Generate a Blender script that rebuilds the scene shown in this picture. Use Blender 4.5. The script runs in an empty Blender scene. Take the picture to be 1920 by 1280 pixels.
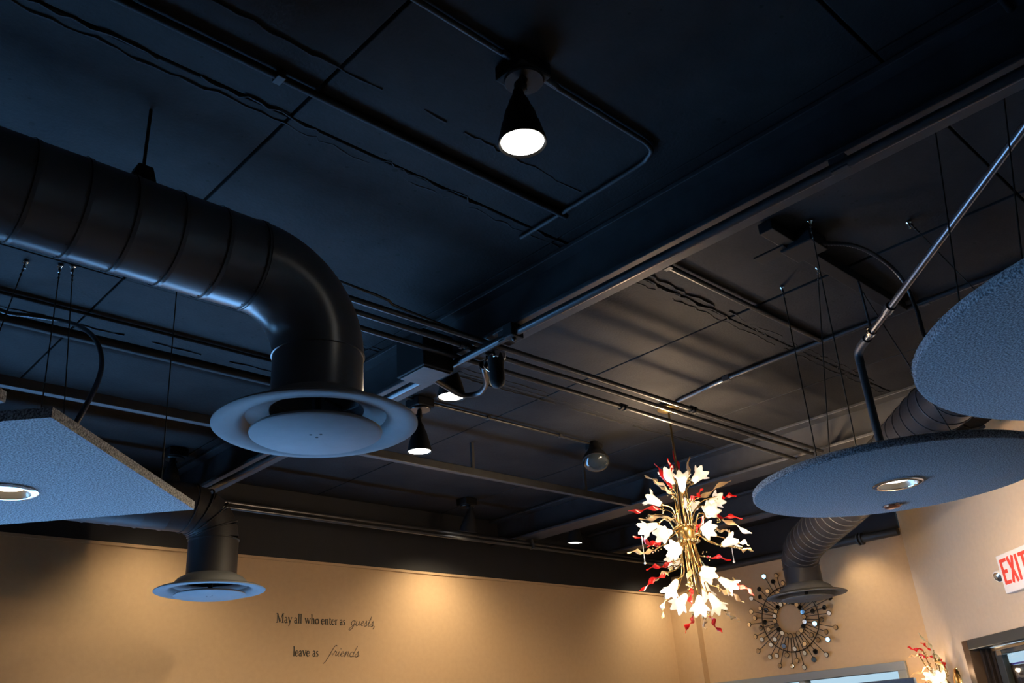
import bpy, math, random
from mathutils import Vector, Matrix, Quaternion
random.seed(7)
S = bpy.context.scene
COL = S.collection
PI = math.pi

# ------------------------------------------------------------------ camera, world, light, exposure
cam_d = bpy.data.cameras.new('camera')
cam = bpy.data.objects.new('camera', cam_d)
COL.objects.link(cam)
cam_d.sensor_width = 36.0
cam_d.lens = 31.05
cam_d.clip_start = 0.05
cam.matrix_world = Matrix(((0.72554116, -0.24197673, -0.64423387, 0.0),
                           (-0.68491744, -0.344936, -0.64180002, 0.0),
                           (-0.06691878, 0.90689934, -0.41599935, 1.65),
                           (0, 0, 0, 1)))
S.camera = cam

world = bpy.data.worlds.new('daylight')
S.world = world
world.use_nodes = True
wnt = world.node_tree
wbg = wnt.nodes['Background']
wtc = wnt.nodes.new('ShaderNodeTexCoord')
wsx = wnt.nodes.new('ShaderNodeSeparateXYZ')
wrp = wnt.nodes.new('ShaderNodeValToRGB')
wrp.color_ramp.elements[0].position = 0.49
wrp.color_ramp.elements[0].color = (0.05, 0.055, 0.06, 1)      # ground outside
wrp.color_ramp.elements[1].position = 0.505
wrp.color_ramp.elements[1].color = (0.60, 0.82, 1.0, 1)        # overcast-bright sky
wmr = wnt.nodes.new('ShaderNodeMapRange')
wmr.inputs['From Min'].default_value = -1
wmr.inputs['From Max'].default_value = 1
wnt.links.new(wtc.outputs['Generated'], wsx.inputs[0])
wnt.links.new(wsx.outputs['Z'], wmr.inputs['Value'])
wnt.links.new(wmr.outputs['Result'], wrp.inputs['Fac'])
wnt.links.new(wrp.outputs['Color'], wbg.inputs[0])
wbg.inputs[1].default_value = 0.9

S.view_settings.view_transform = 'Standard'
S.view_settings.look = 'None'
S.view_settings.gamma = 1.0
S.view_settings.use_curve_mapping = False
S.view_settings.exposure = 0.0
S.cycles.caustics_reflective = False
S.cycles.caustics_refractive = False


def area_light(name, loc, target, sx, sy, power, color):
    d = bpy.data.lights.new(name, 'AREA')
    d.shape = 'RECTANGLE'
    d.size = sx
    d.size_y = sy
    d.energy = power
    d.color = color
    o = bpy.data.objects.new(name, d)
    COL.objects.link(o)
    o.location = loc
    dirv = Vector(target) - Vector(loc)
    o.rotation_euler = dirv.to_track_quat('-Z', 'Y').to_euler()
    return o


# low cool sun through the left windows: it lands low on a pale bounce panel added out of view on the back wall and the bounce lights everything overhead
sun_d = bpy.data.lights.new('sun', 'SUN')
sun_d.energy = 125
sun_d.color = (0.17, 0.47, 1.0)
sun_d.angle = math.radians(0.6)
sun = bpy.data.objects.new('sun', sun_d)
COL.objects.link(sun)
sun.rotation_euler = Vector((1.0, 0.50, -0.085)).to_track_quat('-Z', 'Y').to_euler()


# ------------------------------------------------------------------ materials
def mat(name, col, rough=0.6, metal=0.0, var=0.0, scale=8.0, bump=0.0, bscale=60.0, spec=0.5, emit=None, es=0.0, detail=6.0, stretch=None):
    m = bpy.data.materials.new(name)
    m.use_nodes = True
    nt = m.node_tree
    b = nt.nodes['Principled BSDF']
    b.inputs['Base Color'].default_value = (*col, 1)
    b.inputs['Roughness'].default_value = rough
    b.inputs['Metallic'].default_value = metal
    b.inputs['Specular IOR Level'].default_value = spec
    if emit:
        b.inputs['Emission Color'].default_value = (*emit, 1)
        b.inputs['Emission Strength'].default_value = es
    if var or bump:
        tc = nt.nodes.new('ShaderNodeTexCoord')
        src = tc.outputs['Object']
        if stretch:
            mp = nt.nodes.new('ShaderNodeMapping')
            mp.inputs['Scale'].default_value = stretch
            nt.links.new(src, mp.inputs['Vector'])
            src = mp.outputs['Vector']
    if var:
        n = nt.nodes.new('ShaderNodeTexNoise')
        n.inputs['Scale'].default_value = scale
        n.inputs['Detail'].default_value = detail
        nt.links.new(src, n.inputs['Vector'])
        r = nt.nodes.new('ShaderNodeValToRGB')
        r.color_ramp.elements[0].position = 0.3
        r.color_ramp.elements[1].position = 0.7
        r.color_ramp.elements[0].color = (*[c * (1 - var) for c in col], 1)
        r.color_ramp.elements[1].color = (*[min(1, c * (1 + var)) for c in col], 1)
        nt.links.new(n.outputs['Fac'], r.inputs['Fac'])
        nt.links.new(r.outputs['Color'], b.inputs['Base Color'])
    if bump:
        n2 = nt.nodes.new('ShaderNodeTexNoise')
        n2.inputs['Scale'].default_value = bscale
        n2.inputs['Detail'].default_value = 4
        nt.links.new(src, n2.inputs['Vector'])
        bp = nt.nodes.new('ShaderNodeBump')
        bp.inputs['Strength'].default_value = bump
        bp.inputs['Distance'].default_value = 0.004
        nt.links.new(n2.outputs['Fac'], bp.inputs['Height'])
        nt.links.new(bp.outputs['Normal'], b.inputs['Normal'])
    return m


def ceiling_paint():
    m = mat('painted_concrete', (0.042, 0.042, 0.044), rough=0.75, var=0.0, bump=0.35, bscale=90, spec=0.2)
    nt = m.node_tree
    b = nt.nodes['Principled BSDF']
    tc = nt.nodes.new('ShaderNodeTexCoord')
    big = nt.nodes.new('ShaderNodeTexNoise')
    big.inputs['Scale'].default_value = 3.2
    big.inputs['Detail'].default_value = 9
    big.inputs['Roughness'].default_value = 0.65
    nt.links.new(tc.outputs['Object'], big.inputs['Vector'])
    r = nt.nodes.new('ShaderNodeValToRGB')
    r.color_ramp.elements[0].position = 0.32
    r.color_ramp.elements[0].color = (0.008, 0.008, 0.0088, 1)
    r.color_ramp.elements[1].position = 0.72
    r.color_ramp.elements[1].color = (0.0235, 0.0232, 0.0235, 1)
    nt.links.new(big.outputs['Fac'], r.inputs['Fac'])
    # small dark bug holes in the concrete
    vor = nt.nodes.new('ShaderNodeTexVoronoi')
    vor.inputs['Scale'].default_value = 20
    nt.links.new(tc.outputs['Object'], vor.inputs['Vector'])
    sel = nt.nodes.new('ShaderNodeTexNoise')
    sel.inputs['Scale'].default_value = 2.4
    nt.links.new(tc.outputs['Object'], sel.inputs['Vector'])
    thr = nt.nodes.new('ShaderNodeMapRange')
    thr.inputs['From Min'].default_value = 0.45
    thr.inputs['From Max'].default_value = 0.72
    thr.inputs['To Min'].default_value = 0.02
    thr.inputs['To Max'].default_value = 0.21
    nt.links.new(sel.outputs['Fac'], thr.inputs['Value'])
    lt = nt.nodes.new('ShaderNodeMath')
    lt.operation = 'LESS_THAN'
    nt.links.new(vor.outputs['Distance'], lt.inputs[0])
    nt.links.new(thr.outputs['Result'], lt.inputs[1])
    mx = nt.nodes.new('ShaderNodeMix')
    mx.data_type = 'RGBA'
    mx.inputs['B'].default_value = (0.006, 0.006, 0.006, 1)
    nt.links.new(lt.outputs[0], mx.inputs['Factor'])
    nt.links.new(r.outputs['Color'], mx.inputs['A'])
    nt.links.new(mx.outputs['Result'], b.inputs['Base Color'])
    return m


def felt(name, dark, light):
    m = mat(name, dark, rough=0.95, bump=0.25, bscale=420, spec=0.1)
    nt = m.node_tree
    b = nt.nodes['Principled BSDF']
    tc = nt.nodes.new('ShaderNodeTexCoord')
    n = nt.nodes.new('ShaderNodeTexNoise')
    n.inputs['Scale'].default_value = 215
    n.inputs['Detail'].default_value = 3
    nt.links.new(tc.outputs['Object'], n.inputs['Vector'])
    r = nt.nodes.new('ShaderNodeValToRGB')
    r.color_ramp.elements[0].position = 0.38
    r.color_ramp.elements[0].color = (*dark, 1)
    r.color_ramp.elements[1].position = 0.68
    r.color_ramp.elements[1].color = (*light, 1)
    nt.links.new(n.outputs['Fac'], r.inputs['Fac'])
    nt.links.new(r.outputs['Color'], b.inputs['Base Color'])
    b.inputs['Sheen Weight'].default_value = 0.25
    return m


def clear_glass(name, col, alpha_refl=0.12, rough=0.05):
    m = bpy.data.materials.new(name)
    m.use_nodes = True
    nt = m.node_tree
    for n in list(nt.nodes):
        nt.nodes.remove(n)
    out = nt.nodes.new('ShaderNodeOutputMaterial')
    tr = nt.nodes.new('ShaderNodeBsdfTransparent')
    tr.inputs[0].default_value = (*col, 1)
    gl = nt.nodes.new('ShaderNodeBsdfGlossy')
    gl.inputs['Roughness'].default_value = rough
    mx = nt.nodes.new('ShaderNodeMixShader')
    fr = nt.nodes.new('ShaderNodeFresnel')
    fr.inputs['IOR'].default_value = 1.45
    geo = nt.nodes.new('ShaderNodeNewGeometry')
    inv = nt.nodes.new('ShaderNodeMath')
    inv.operation = 'SUBTRACT'
    inv.inputs[0].default_value = 1.0
    nt.links.new(geo.outputs['Backfacing'], inv.inputs[1])
    mul = nt.nodes.new('ShaderNodeMath')
    mul.operation = 'MULTIPLY'
    nt.links.new(fr.outputs[0], mul.inputs[0])
    nt.links.new(inv.outputs[0], mul.inputs[1])
    nt.links.new(mul.outputs[0], mx.inputs[0])
    nt.links.new(tr.outputs[0], mx.inputs[1])
    nt.links.new(gl.outputs[0], mx.inputs[2])
    nt.links.new(mx.outputs[0], out.inputs[0])
    return m


def frosted(name, col, es):
    """lit frosted glass shade: lets the bulb's light through and glows with it"""
    m = bpy.data.materials.new(name)
    m.use_nodes = True
    nt = m.node_tree
    b = nt.nodes['Principled BSDF']
    b.inputs['Base Color'].default_value = (*col, 1)
    b.inputs['Roughness'].default_value = 0.3
    b.inputs['Transmission Weight'].default_value = 0.35
    lw = nt.nodes.new('ShaderNodeLayerWeight')
    lw.inputs['Blend'].default_value = 0.5
    mr = nt.nodes.new('ShaderNodeMapRange')
    mr.inputs['To Min'].default_value = es
    mr.inputs['To Max'].default_value = es * 0.25
    nt.links.new(lw.outputs['Facing'], mr.inputs['Value'])
    b.inputs['Emission Color'].default_value = (1.0, 0.80, 0.55, 1)
    nt.links.new(mr.outputs['Result'], b.inputs['Emission Strength'])
    return m


def coloured_glass(name, col, tint):
    m = bpy.data.materials.new(name)
    m.use_nodes = True
    nt = m.node_tree
    b = nt.nodes['Principled BSDF']
    b.inputs['Base Color'].default_value = (*col, 1)
    b.inputs['Roughness'].default_value = 0.08
    b.inputs['Specular IOR Level'].default_value = 0.9
    b.inputs['Coat Weight'].default_value = 0.6
    out = [n for n in nt.nodes if n.type == 'OUTPUT_MATERIAL'][0]
    tl = nt.nodes.new('ShaderNodeBsdfTranslucent')
    tl.inputs[0].default_value = (*tint, 1)
    mx = nt.nodes.new('ShaderNodeMixShader')
    mx.inputs[0].default_value = 0.45
    nt.links.new(b.outputs[0], mx.inputs[1])
    nt.links.new(tl.outputs[0], mx.inputs[2])
    nt.links.new(mx.outputs[0], out.inputs[0])
    return m


M = {}
M['ceil'] = ceiling_paint()
M['ceil_gap'] = mat('joint_recess', (0.006, 0.006, 0.006), 0.9)
M['grout'] = mat('grout_bead', (0.012, 0.011, 0.011), 0.8, bump=0.5)
M['steel'] = mat('black_painted_steel', (0.028, 0.029, 0.031), 0.5, var=0.25, scale=12, bump=0.15, bscale=50, spec=0.4)
M['duct'] = mat('charcoal_painted_duct', (0.085, 0.085, 0.09), 0.3, var=0.12, scale=10, bump=0.04, bscale=120, spec=0.9)
M['duct_dark'] = mat('dark_painted_duct', (0.026, 0.025, 0.027), 0.5, var=0.12, scale=10, bump=0.06, bscale=120, spec=0.3)
M['seam'] = mat('duct_seam', (0.05, 0.05, 0.055), 0.5)
M['diff'] = mat('grey_painted_diffuser', (0.13, 0.135, 0.14), 0.7, var=0.08, scale=14, bump=0.1, bscale=80, spec=0.45)
M['dark'] = mat('matt_black', (0.007, 0.007, 0.0075), 0.65, spec=0.25)
M['pipe'] = mat('black_conduit', (0.05, 0.05, 0.052), 0.3, metal=0.6)
M['pipe_gloss'] = mat('gloss_black_pipe', (0.16, 0.16, 0.17), 0.25, metal=0.8)
M['wire'] = mat('black_cable', (0.012, 0.012, 0.012), 0.5)
M['felt_light'] = felt('grey_felt', (0.07, 0.075, 0.085), (0.52, 0.53, 0.54))
M['felt_dark'] = felt('slate_felt', (0.055, 0.06, 0.07), (0.38, 0.39, 0.41))
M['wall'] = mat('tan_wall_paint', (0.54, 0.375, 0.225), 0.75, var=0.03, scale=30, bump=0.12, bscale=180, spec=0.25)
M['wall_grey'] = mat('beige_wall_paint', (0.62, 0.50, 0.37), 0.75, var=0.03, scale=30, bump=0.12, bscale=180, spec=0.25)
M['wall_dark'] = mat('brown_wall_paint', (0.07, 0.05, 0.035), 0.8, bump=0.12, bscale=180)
M['bounce_panel'] = mat('white_bounce_panel', (0.74, 0.74, 0.74), 0.7, var=0.03, scale=10)
M['black_band'] = mat('black_upper_wall', (0.010, 0.010, 0.013), 0.75, var=0.2, scale=6, bump=0.2)
M['floor'] = mat('floor_tile', (0.075, 0.07, 0.065), 0.85, var=0.1, scale=5)
M['chrome'] = mat('chrome', (0.8, 0.8, 0.8), 0.12, metal=1.0)
M['baffle'] = mat('warm_baffle', (0.45, 0.38, 0.30), 0.3, metal=0.7)
M['lens'] = mat('lit_lens', (1, 1, 1), 0.4, emit=(1.0, 0.93, 0.82), es=6.0)
M['lens_small'] = mat('lit_downlight', (1, 1, 1), 0.4, emit=(1.0, 0.90, 0.74), es=5.0)
M['brass'] = mat('polished_brass', (0.80, 0.56, 0.24), 0.18, metal=1.0)
M['brass_dark'] = mat('antique_brass', (0.42, 0.29, 0.12), 0.3, metal=1.0)
M['flower'] = frosted('frosted_flower_glass', (1.0, 0.95, 0.88), 0.6)
M['bulb'] = mat('lit_bulb', (1, 1, 1), 0.4, emit=(1.0, 0.86, 0.62), es=11.0)
M['red'] = coloured_glass('red_glass', (0.72, 0.03, 0.03), (1.0, 0.08, 0.07))
M['amber'] = coloured_glass('amber_glass', (0.95, 0.72, 0.42), (1.0, 0.80, 0.50))
M['clearg'] = coloured_glass('pale_glass', (0.62, 0.60, 0.45), (0.8, 0.78, 0.6))
M['bead'] = mat('gold_bead', (0.85, 0.66, 0.34), 0.15, metal=0.8)
M['mirror'] = mat('mirror_glass', (0.92, 0.93, 0.95), 0.03, metal=1.0)
M['iron'] = mat('dark_bronze_wire', (0.035, 0.025, 0.018), 0.45, metal=0.6)
M['frame'] = mat('grey_window_frame', (0.22, 0.24, 0.25), 0.6)
M['bronze'] = mat('bronze_door_frame', (0.12, 0.075, 0.045), 0.4, metal=0.4)
M['bronze_dark'] = mat('dark_bronze_door_frame', (0.03, 0.022, 0.018), 0.4, metal=0.3)
M['greyframe'] = mat('grey_door_stile', (0.075, 0.088, 0.088), 0.4, metal=0.4)
M['glass'] = clear_glass('window_glass', (0.93, 0.97, 0.97))
M['white'] = mat('white_plastic', (0.80, 0.80, 0.82), 0.4)
M['blind'] = coloured_glass('pale_roller_blind', (0.5, 0.5, 0.62), (0.95, 0.95, 1.0))
M['curtain'] = mat('dark_curtain', (0.05, 0.035, 0.035), 0.9, bump=0.3)
M['exit_red'] = mat('exit_red', (0.80, 0.07, 0.05), 0.5)
M['letter'] = mat('dark_lettering', (0.028, 0.03, 0.026), 0.6)
M['letter2'] = mat('brown_lettering', (0.075, 0.055, 0.042), 0.6)
M['navy'] = mat('navy_fabric', (0.035, 0.065, 0.13), 0.85, var=0.15, scale=60, bump=0.3, bscale=300)
M['copper'] = mat('copper_cover', (0.55, 0.24, 0.14), 0.28, metal=0.9)
M['lens_off'] = mat('unlit_lens_glass', (0.02, 0.028, 0.034), 0.08, spec=0.8)
M['green'] = coloured_glass('green_glass', (0.05, 0.35, 0.2), (0.1, 0.5, 0.3))


# ------------------------------------------------------------------ mesh helpers
class MB:
    def __init__(self):
        self.v = []
        self.f = []

    def add(self, vs, fs):
        o = len(self.v)
        self.v += [Vector(p) for p in vs]
        self.f += [tuple(i + o for i in q) for q in fs]
        return self

    def box(self, lo, hi, mtx=None):
        x0, y0, z0 = lo
        x1, y1, z1 = hi
        vs = [Vector(p) for p in ((x0, y0, z0), (x1, y0, z0), (x1, y1, z0), (x0, y1, z0), (x0, y0, z1), (x1, y0, z1), (x1, y1, z1), (x0, y1, z1))]
        if mtx:
            vs = [mtx @ p for p in vs]
        return self.add(vs, [(3, 2, 1, 0), (4, 5, 6, 7), (0, 1, 5, 4), (1, 2, 6, 5), (2, 3, 7, 6), (3, 0, 4, 7)])

    def tube(self, path, r, seg=12, cap=True, flat=None):
        """swept tube; r is a number or one per point; flat = (direction, factor) squashes the section"""
        P = [Vector(p) for p in path]
        n = len(P)
        R = r if isinstance(r, (list, tuple)) else [r] * n
        T = []
        for i in range(n):
            a = P[max(i - 1, 0)]
            b = P[min(i + 1, n - 1)]
            T.append((b - a).normalized())
        ref = Vector((0, 0, 1)) if abs(T[0].z) < 0.9 else Vector((1, 0, 0))
        N = (ref - T[0] * ref.dot(T[0])).normalized()
        vs = []
        for i in range(n):
            if i:
                q = T[i - 1].rotation_difference(T[i])
                N = (q @ N)
                N = (N - T[i] * N.dot(T[i])).normalized()
            B = T[i].cross(N)
            for k in range(seg):
                a = 2 * PI * k / seg
                vs.append(P[i] + (N * math.cos(a) + B * math.sin(a)) * R[i])
        fs = []
        for i in range(n - 1):
            for k in range(seg):
                k2 = (k + 1) % seg
                fs.append((i * seg + k, i * seg + k2, (i + 1) * seg + k2, (i + 1) * seg + k))
        if cap:
            fs.append(tuple(range(seg - 1, -1, -1)))
            fs.append(tuple((n - 1) * seg + k for k in range(seg)))
        return self.add(vs, fs)

    def lathe(self, prof, mtx=None, seg=48, cap0=False, cap1=False):
        """profile of (radius, z) turned about z, then placed by mtx"""
        vs = []
        for (r, z) in prof:
            for k in range(seg):
                a = 2 * PI * k / seg
                p = Vector((r * math.cos(a), r * math.sin(a), z))
                vs.append(mtx @ p if mtx else p)
        fs = []
        for i in range(len(prof) - 1):
            for k in range(seg):
                k2 = (k + 1) % seg
                fs.append((i * seg + k, i * seg + k2, (i + 1) * seg + k2, (i + 1) * seg + k))
        if cap0:
            fs.append(tuple(range(seg - 1, -1, -1)))
        if cap1:
            o = (len(prof) - 1) * seg
            fs.append(tuple(o + k for k in range(seg)))
        return self.add(vs, fs)

    def ball(self, c, r, seg=10, rings=6, sz=1.0):
        prof = [(max(r * math.sin(PI * i / rings), 1e-5), -r * sz * math.cos(PI * i / rings)) for i in range(rings + 1)]
        return self.lathe(prof, Matrix.Translation(Vector(c)), seg)

    def prism(self, poly, z0, z1, mtx=None):
        n = len(poly)
        vs = [Vector((p[0], p[1], z0)) for p in poly] + [Vector((p[0], p[1], z1)) for p in poly]
        if mtx:
            vs = [mtx @ p for p in vs]
        fs = [tuple(range(n - 1, -1, -1)), tuple(range(n, 2 * n))]
        fs += [(i, (i + 1) % n, (i + 1) % n + n, i + n) for i in range(n)]
        return self.add(vs, fs)

    def build(self, name, m, parent=None, org=(0, 0, 0), smooth=None, bevel=0.0):
        org = Vector(org)
        me = bpy.data.meshes.new(name)
        me.from_pydata([tuple(p - org) for p in self.v], [], self.f)
        me.validate()
        me.materials.append(m)
        import bmesh
        bm = bmesh.new()
        bm.from_mesh(me)
        bmesh.ops.recalc_face_normals(bm, faces=bm.faces)
        bm.to_mesh(me)
        bm.free()
        o = bpy.data.objects.new(name, me)
        COL.objects.link(o)
        if parent:
            o.parent = parent
        else:
            o.location = org
        if bevel:
            b = o.modifiers.new('bevel', 'BEVEL')
            b.width = bevel
            b.segments = 2
            b.limit_method = 'ANGLE'
        if smooth is not None:
            me.shade_smooth()
            e = o.modifiers.new('smooth_by_angle', 'EDGE_SPLIT')
            e.split_angle = math.radians(smooth)
        return o


def tag(o, label=None, cat=None, group=None, kind=None):
    if label:
        o['label'] = label
    if cat:
        o['category'] = cat
    if group:
        o['group'] = group
    if kind:
        o['kind'] = kind
    return o


def thing(name, loc, label=None, cat=None, group=None, kind=None):
    o = bpy.data.objects.new(name, None)
    o.empty_display_size = 0.05
    COL.objects.link(o)
    o.location = loc
    return tag(o, label, cat, group, kind)


def frame_to(direction, origin=(0, 0, 0)):
    """matrix whose +z runs along direction"""
    q = Vector(direction).to_track_quat('Z', 'Y')
    return Matrix.Translation(Vector(origin)) @ q.to_matrix().to_4x4()


def smooth_path(pts, n=10):
    """Catmull-Rom through the points"""
    P = [Vector(p) for p in pts]
    out = []
    for i in range(len(P) - 1):
        p0 = P[max(i - 1, 0)]
        p1 = P[i]
        p2 = P[i + 1]
        p3 = P[min(i + 2, len(P) - 1)]
        for k in range(n):
            t = k / n
            out.append(0.5 * ((2 * p1) + (p2 - p0) * t + (2 * p0 - 5 * p1 + 4 * p2 - p3) * t * t + (3 * p1 - p0 - 3 * p2 + p3) * t ** 3))
    out.append(P[-1])
    return out


CEIL = 3.33
# ------------------------------------------------------------------ room shell
XL, YF, XR, YB, CORN = -2.5, -3.0, 7.21, 5.25, 4.26     # left, front, right, back, diagonal (x - y)
T = 0.14

fl = MB()
fl.box((XL - T, YF - T, -0.1), (XR + T, YB + T, 0.0))
tag(fl.build('floor', M['floor']), kind='structure')

# ceiling: recessed backing with board-marked slabs hung below it as separate pieces
ceil = thing('ceiling', (0, 0, CEIL), kind='structure')
MB().box((XL - T, YF - T, CEIL + 0.022), (XR + T, YB + T, CEIL + 0.12)).build('joint_backing', M['ceil_gap'], ceil, (0, 0, CEIL))
xs = [XL, -1.19, -0.09, 1.015, 2.12, 3.233, 4.34, 5.445, 6.55, XR]
ys = [YF, -1.83, -0.61, 0.61, 1.84, 3.03, 4.22, YB]
rp = random.Random(3)
for i in range(len(xs) - 1):
    for j in range(len(ys) - 1):
        g = 0.004
        dz = rp.uniform(-0.003, 0.003)
        p = MB().box((xs[i] + g, ys[j] + g, CEIL + dz), (xs[i + 1] - g, ys[j + 1] - g, CEIL + 0.03))
        p.build('slab_panel', M['ceil'], ceil, (0, 0, CEIL), bevel=0.003)
# rough beads of grout left along the long joints
gr = MB()
rg = random.Random(11)
for yy, amp, x0, x1 in ((1.58, 0.008, -2.4, 2.0), (1.842, 0.012, -2.4, 7.0), (1.875, 0.010, 0.2, 5.0), (1.81, 0.01, 2.4, 4.6), (3.0, 0.007, -2.4, 4.8), (3.05, 0.007, 2.4, 7.0), (3.50, 0.008, -1.0, 2.1), (4.20, 0.008, -2.4, 4.8), (2.955, 0.006, 2.4, 4.2)):
    x = x0
    y = yy
    pts = []
    while x < x1:
        pts.append((x, yy + rg.uniform(-amp, amp), CEIL - 0.001))
        x += rg.uniform(0.015, 0.05)
        if rg.random() < 0.035 and len(pts) > 3:
            gr.tube(pts, [rg.uniform(0.0015, 0.0055) for _ in pts], 5)
            pts = []
            x += rg.uniform(0.02, 0.12)
    if len(pts) > 2:
        gr.tube(pts, [rg.uniform(0.0015, 0.005) for _ in pts], 5)
tag(gr.build('grout_bead', M['grout'], ceil, (0, 0, CEIL)), kind='stuff')

# back wall: tan to 2.87 m, black above
wb = thing('wall_back', (0, YB, 0), kind='structure')
MB().box((XL - T, YB, 0), (XR + T, YB + T, 2.87)).build('painted_wall', M['wall'], wb, (0, YB, 0))
MB().box((XL - T, YB - 0.004, 2.87), (XR + T, YB + T, CEIL + 0.025)).build('black_upper_band', M['black_band'], wb, (0, YB, 0))
MB().box((XL, YB - 0.012, 2.855), (XR, YB, 2.872)).build('cap_strip', M['wall'], wb, (0, YB, 0))

MB().box((XL, YB - 0.02, 0.1), (XR - 0.1, YB - 0.001, 1.95)).build('bounce_panel', M['bounce_panel'], wb, (0, YB, 0), bevel=0.004)  # unseen white panel, added to throw the sunlight up at the ceiling fittings

# right wall with the window opening
WY0, WY1, WZ0, WZ1 = 3.20, 5.05, 0.7, 2.04
wr = thing('wall_right', (XR, 4, 0), kind='structure')
p = MB()
p.box((XR, 2.93, 0), (XR + T, WY0, 3.04)).box((XR, WY1, 0), (XR + T, YB, 3.04))
p.box((XR, WY0, 0), (XR + T, WY1, WZ0)).box((XR, WY0, WZ1), (XR + T, WY1, 3.04))
p.build('painted_wall', M['wall'], wr, (XR, 4, 0))
MB().box((XR - 0.004, 2.95, 3.04), (XR + T, YB, CEIL)).build('black_upper_band', M['black_band'], wr, (XR, 4, 0))

# pilaster in the far corner
tag(MB().box((7.13, 4.975, 0), (XR, YB, 2.87)).build('trim_1', M['wall'], None, (7.17, 5.1, 0)), kind='structure')

# window in the right wall
w1 = thing('window_1', (XR, 4, 1.4), kind='structure')
wo = (XR, 4, 1.4)
fx0, fx1 = XR - 0.03, XR + 0.07
MB().box((fx0, WY0 - 0.05, WZ1 - 0.055), (fx1, WY1, WZ1 + 0.01)).build('head_rail', M['frame'], w1, wo, bevel=0.004)
MB().box((fx0, WY0 - 0.05, WZ0), (fx1, WY0 + 0.02, WZ1 - 0.055)).build('jamb', M['frame'], w1, wo, bevel=0.004)
MB().box((fx0, WY1 - 0.05, WZ0), (fx1, WY1, WZ1 - 0.055)).build('jamb', M['frame'], w1, wo, bevel=0.004)
MB().box((fx0, 4.02, WZ0), (fx1, 4.075, WZ1 - 0.055)).build('mullion', M['frame'], w1, wo, bevel=0.004)
MB().box((fx0, WY0, WZ0 - 0.04), (fx1, WY1, WZ0)).build('sill', M['frame'], w1, wo, bevel=0.004)
MB().box((XR + 0.03, WY0 + 0.02, WZ0), (XR + 0.036, 4.02, WZ1 - 0.055)).build('pane', M['glass'], w1, wo)
MB().box((XR + 0.03, 4.075, WZ0), (XR + 0.036, WY1 - 0.05, WZ1 - 0.055)).build('pane', M['glass'], w1, wo)

# left wall and front wall (behind and beside the camera) with their daylight openings
wl = thing('wall_left', (XL, 1, 0), kind='structure')
p = MB()
p.box((XL - T, YF, 0), (XL, 2.0, CEIL + 0.025)).box((XL - T, 4.9, 0), (XL, YB, CEIL + 0.025))
p.box((XL - T, 2.0, 0), (XL, 4.9, 0.9)).box((XL - T, 2.0, 2.25), (XL, 4.9, CEIL + 0.025))
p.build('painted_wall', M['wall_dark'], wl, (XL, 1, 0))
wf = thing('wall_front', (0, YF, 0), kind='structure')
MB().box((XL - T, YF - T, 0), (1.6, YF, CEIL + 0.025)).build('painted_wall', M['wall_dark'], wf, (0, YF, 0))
for n_, (ax, y0, y1, z0, z1) in {'window_2': ('x', 2.0, 4.9, 0.9, 2.25)}.items():
    w = thing(n_, (XL, y0, z0) if ax == 'x' else (y0, YF, z0), kind='structure')
    o_ = tuple(w.location)
    def bb(a0, a1, c0, c1, d0=0.04, d1=0.10):
        if ax == 'x':
            return MB().box((XL - d1, a0, c0), (XL - d0, a1, c1))
        return MB().box((a0, YF - d1, c0), (a1, YF - d0, c1))
    bb(y0, y1, z1 - 0.05, z1).build('head_rail', M['frame'], w, o_)
    bb(y0, y1, z0, z0 + 0.05).build('sill', M['frame'], w, o_)
    for k in range(4):
        a = y0 + (y1 - y0 - 0.05) * k / 3
        bb(a, a + 0.05, z0 + 0.05, z1 - 0.05).build('mullion', M['frame'], w, o_)
        if k < 3:
            a2 = y0 + (y1 - y0 - 0.05) * (k + 1) / 3
            bb(a + 0.05, a2, z0 + 0.05, z1 - 0.05, 0.065, 0.072).build('pane', M['glass'], w, o_)

# diagonal entrance wall; local frame: s along the wall from the corner towards the camera, n out into the room
r2 = math.sqrt(0.5)
EW = Matrix(((-r2, -r2, 0, XR), (-r2, r2, 0, XR - CORN), (0, 0, 1, 0), (0, 0, 0, 1)))   # columns: s, n, z
DS0, DS1, DZ = 0.66, 1.72, 2.085
we = thing('wall_entrance', (XR, XR - CORN, 0), kind='structure')
eo = tuple(we.location)
L_ = (XR - 1.2) / r2
p = MB()
p.box((0.02, -T, 0), (DS0, 0, CEIL + 0.025), EW).box((DS1, -T, 0), (L_, 0, CEIL + 0.025), EW).box((DS0, -T, DZ), (DS1, 0, CEIL + 0.025), EW)
p.build('painted_wall', M['wall_grey'], we, eo)

# door in the diagonal wall
d1 = thing('door_1', tuple(EW @ Vector((DS0, 0, 0))), kind='structure')
do = tuple(d1.location)
MB().box((DS0 - 0.03, -0.06, 0), (DS0 + 0.055, 0.035, DZ + 0.02), EW).build('outer_jamb', M['bronze'], d1, do, bevel=0.004)
MB().box((DS1 - 0.055, -0.06, 0), (DS1 + 0.03, 0.035, DZ + 0.02), EW).build('outer_jamb', M['bronze'], d1, do, bevel=0.004)
MB().box((DS0 + 0.055, -0.06, DZ - 0.045), (DS1 - 0.055, 0.035, DZ + 0.02), EW).build('head_jamb', M['greyframe'], d1, do, bevel=0.004)
for k, (a, dep) in enumerate(((0.055, -0.055), (0.09, -0.075), (0.125, -0.095))):
    MB().box((DS0 + a, dep - 0.03, 0), (DS0 + a + 0.03, dep + 0.02, DZ - 0.045), EW).build('stop_strip', M['bronze_dark'], d1, do, bevel=0.003)
    MB().box((DS1 - a - 0.03, dep - 0.03, 0), (DS1 - a, dep + 0.02, DZ - 0.045), EW).build('stop_strip', M['bronze_dark'], d1, do, bevel=0.003)
LS0, LS1 = DS0 + 0.155, DS1 - 0.155
leaf_z = DZ - 0.06
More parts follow.
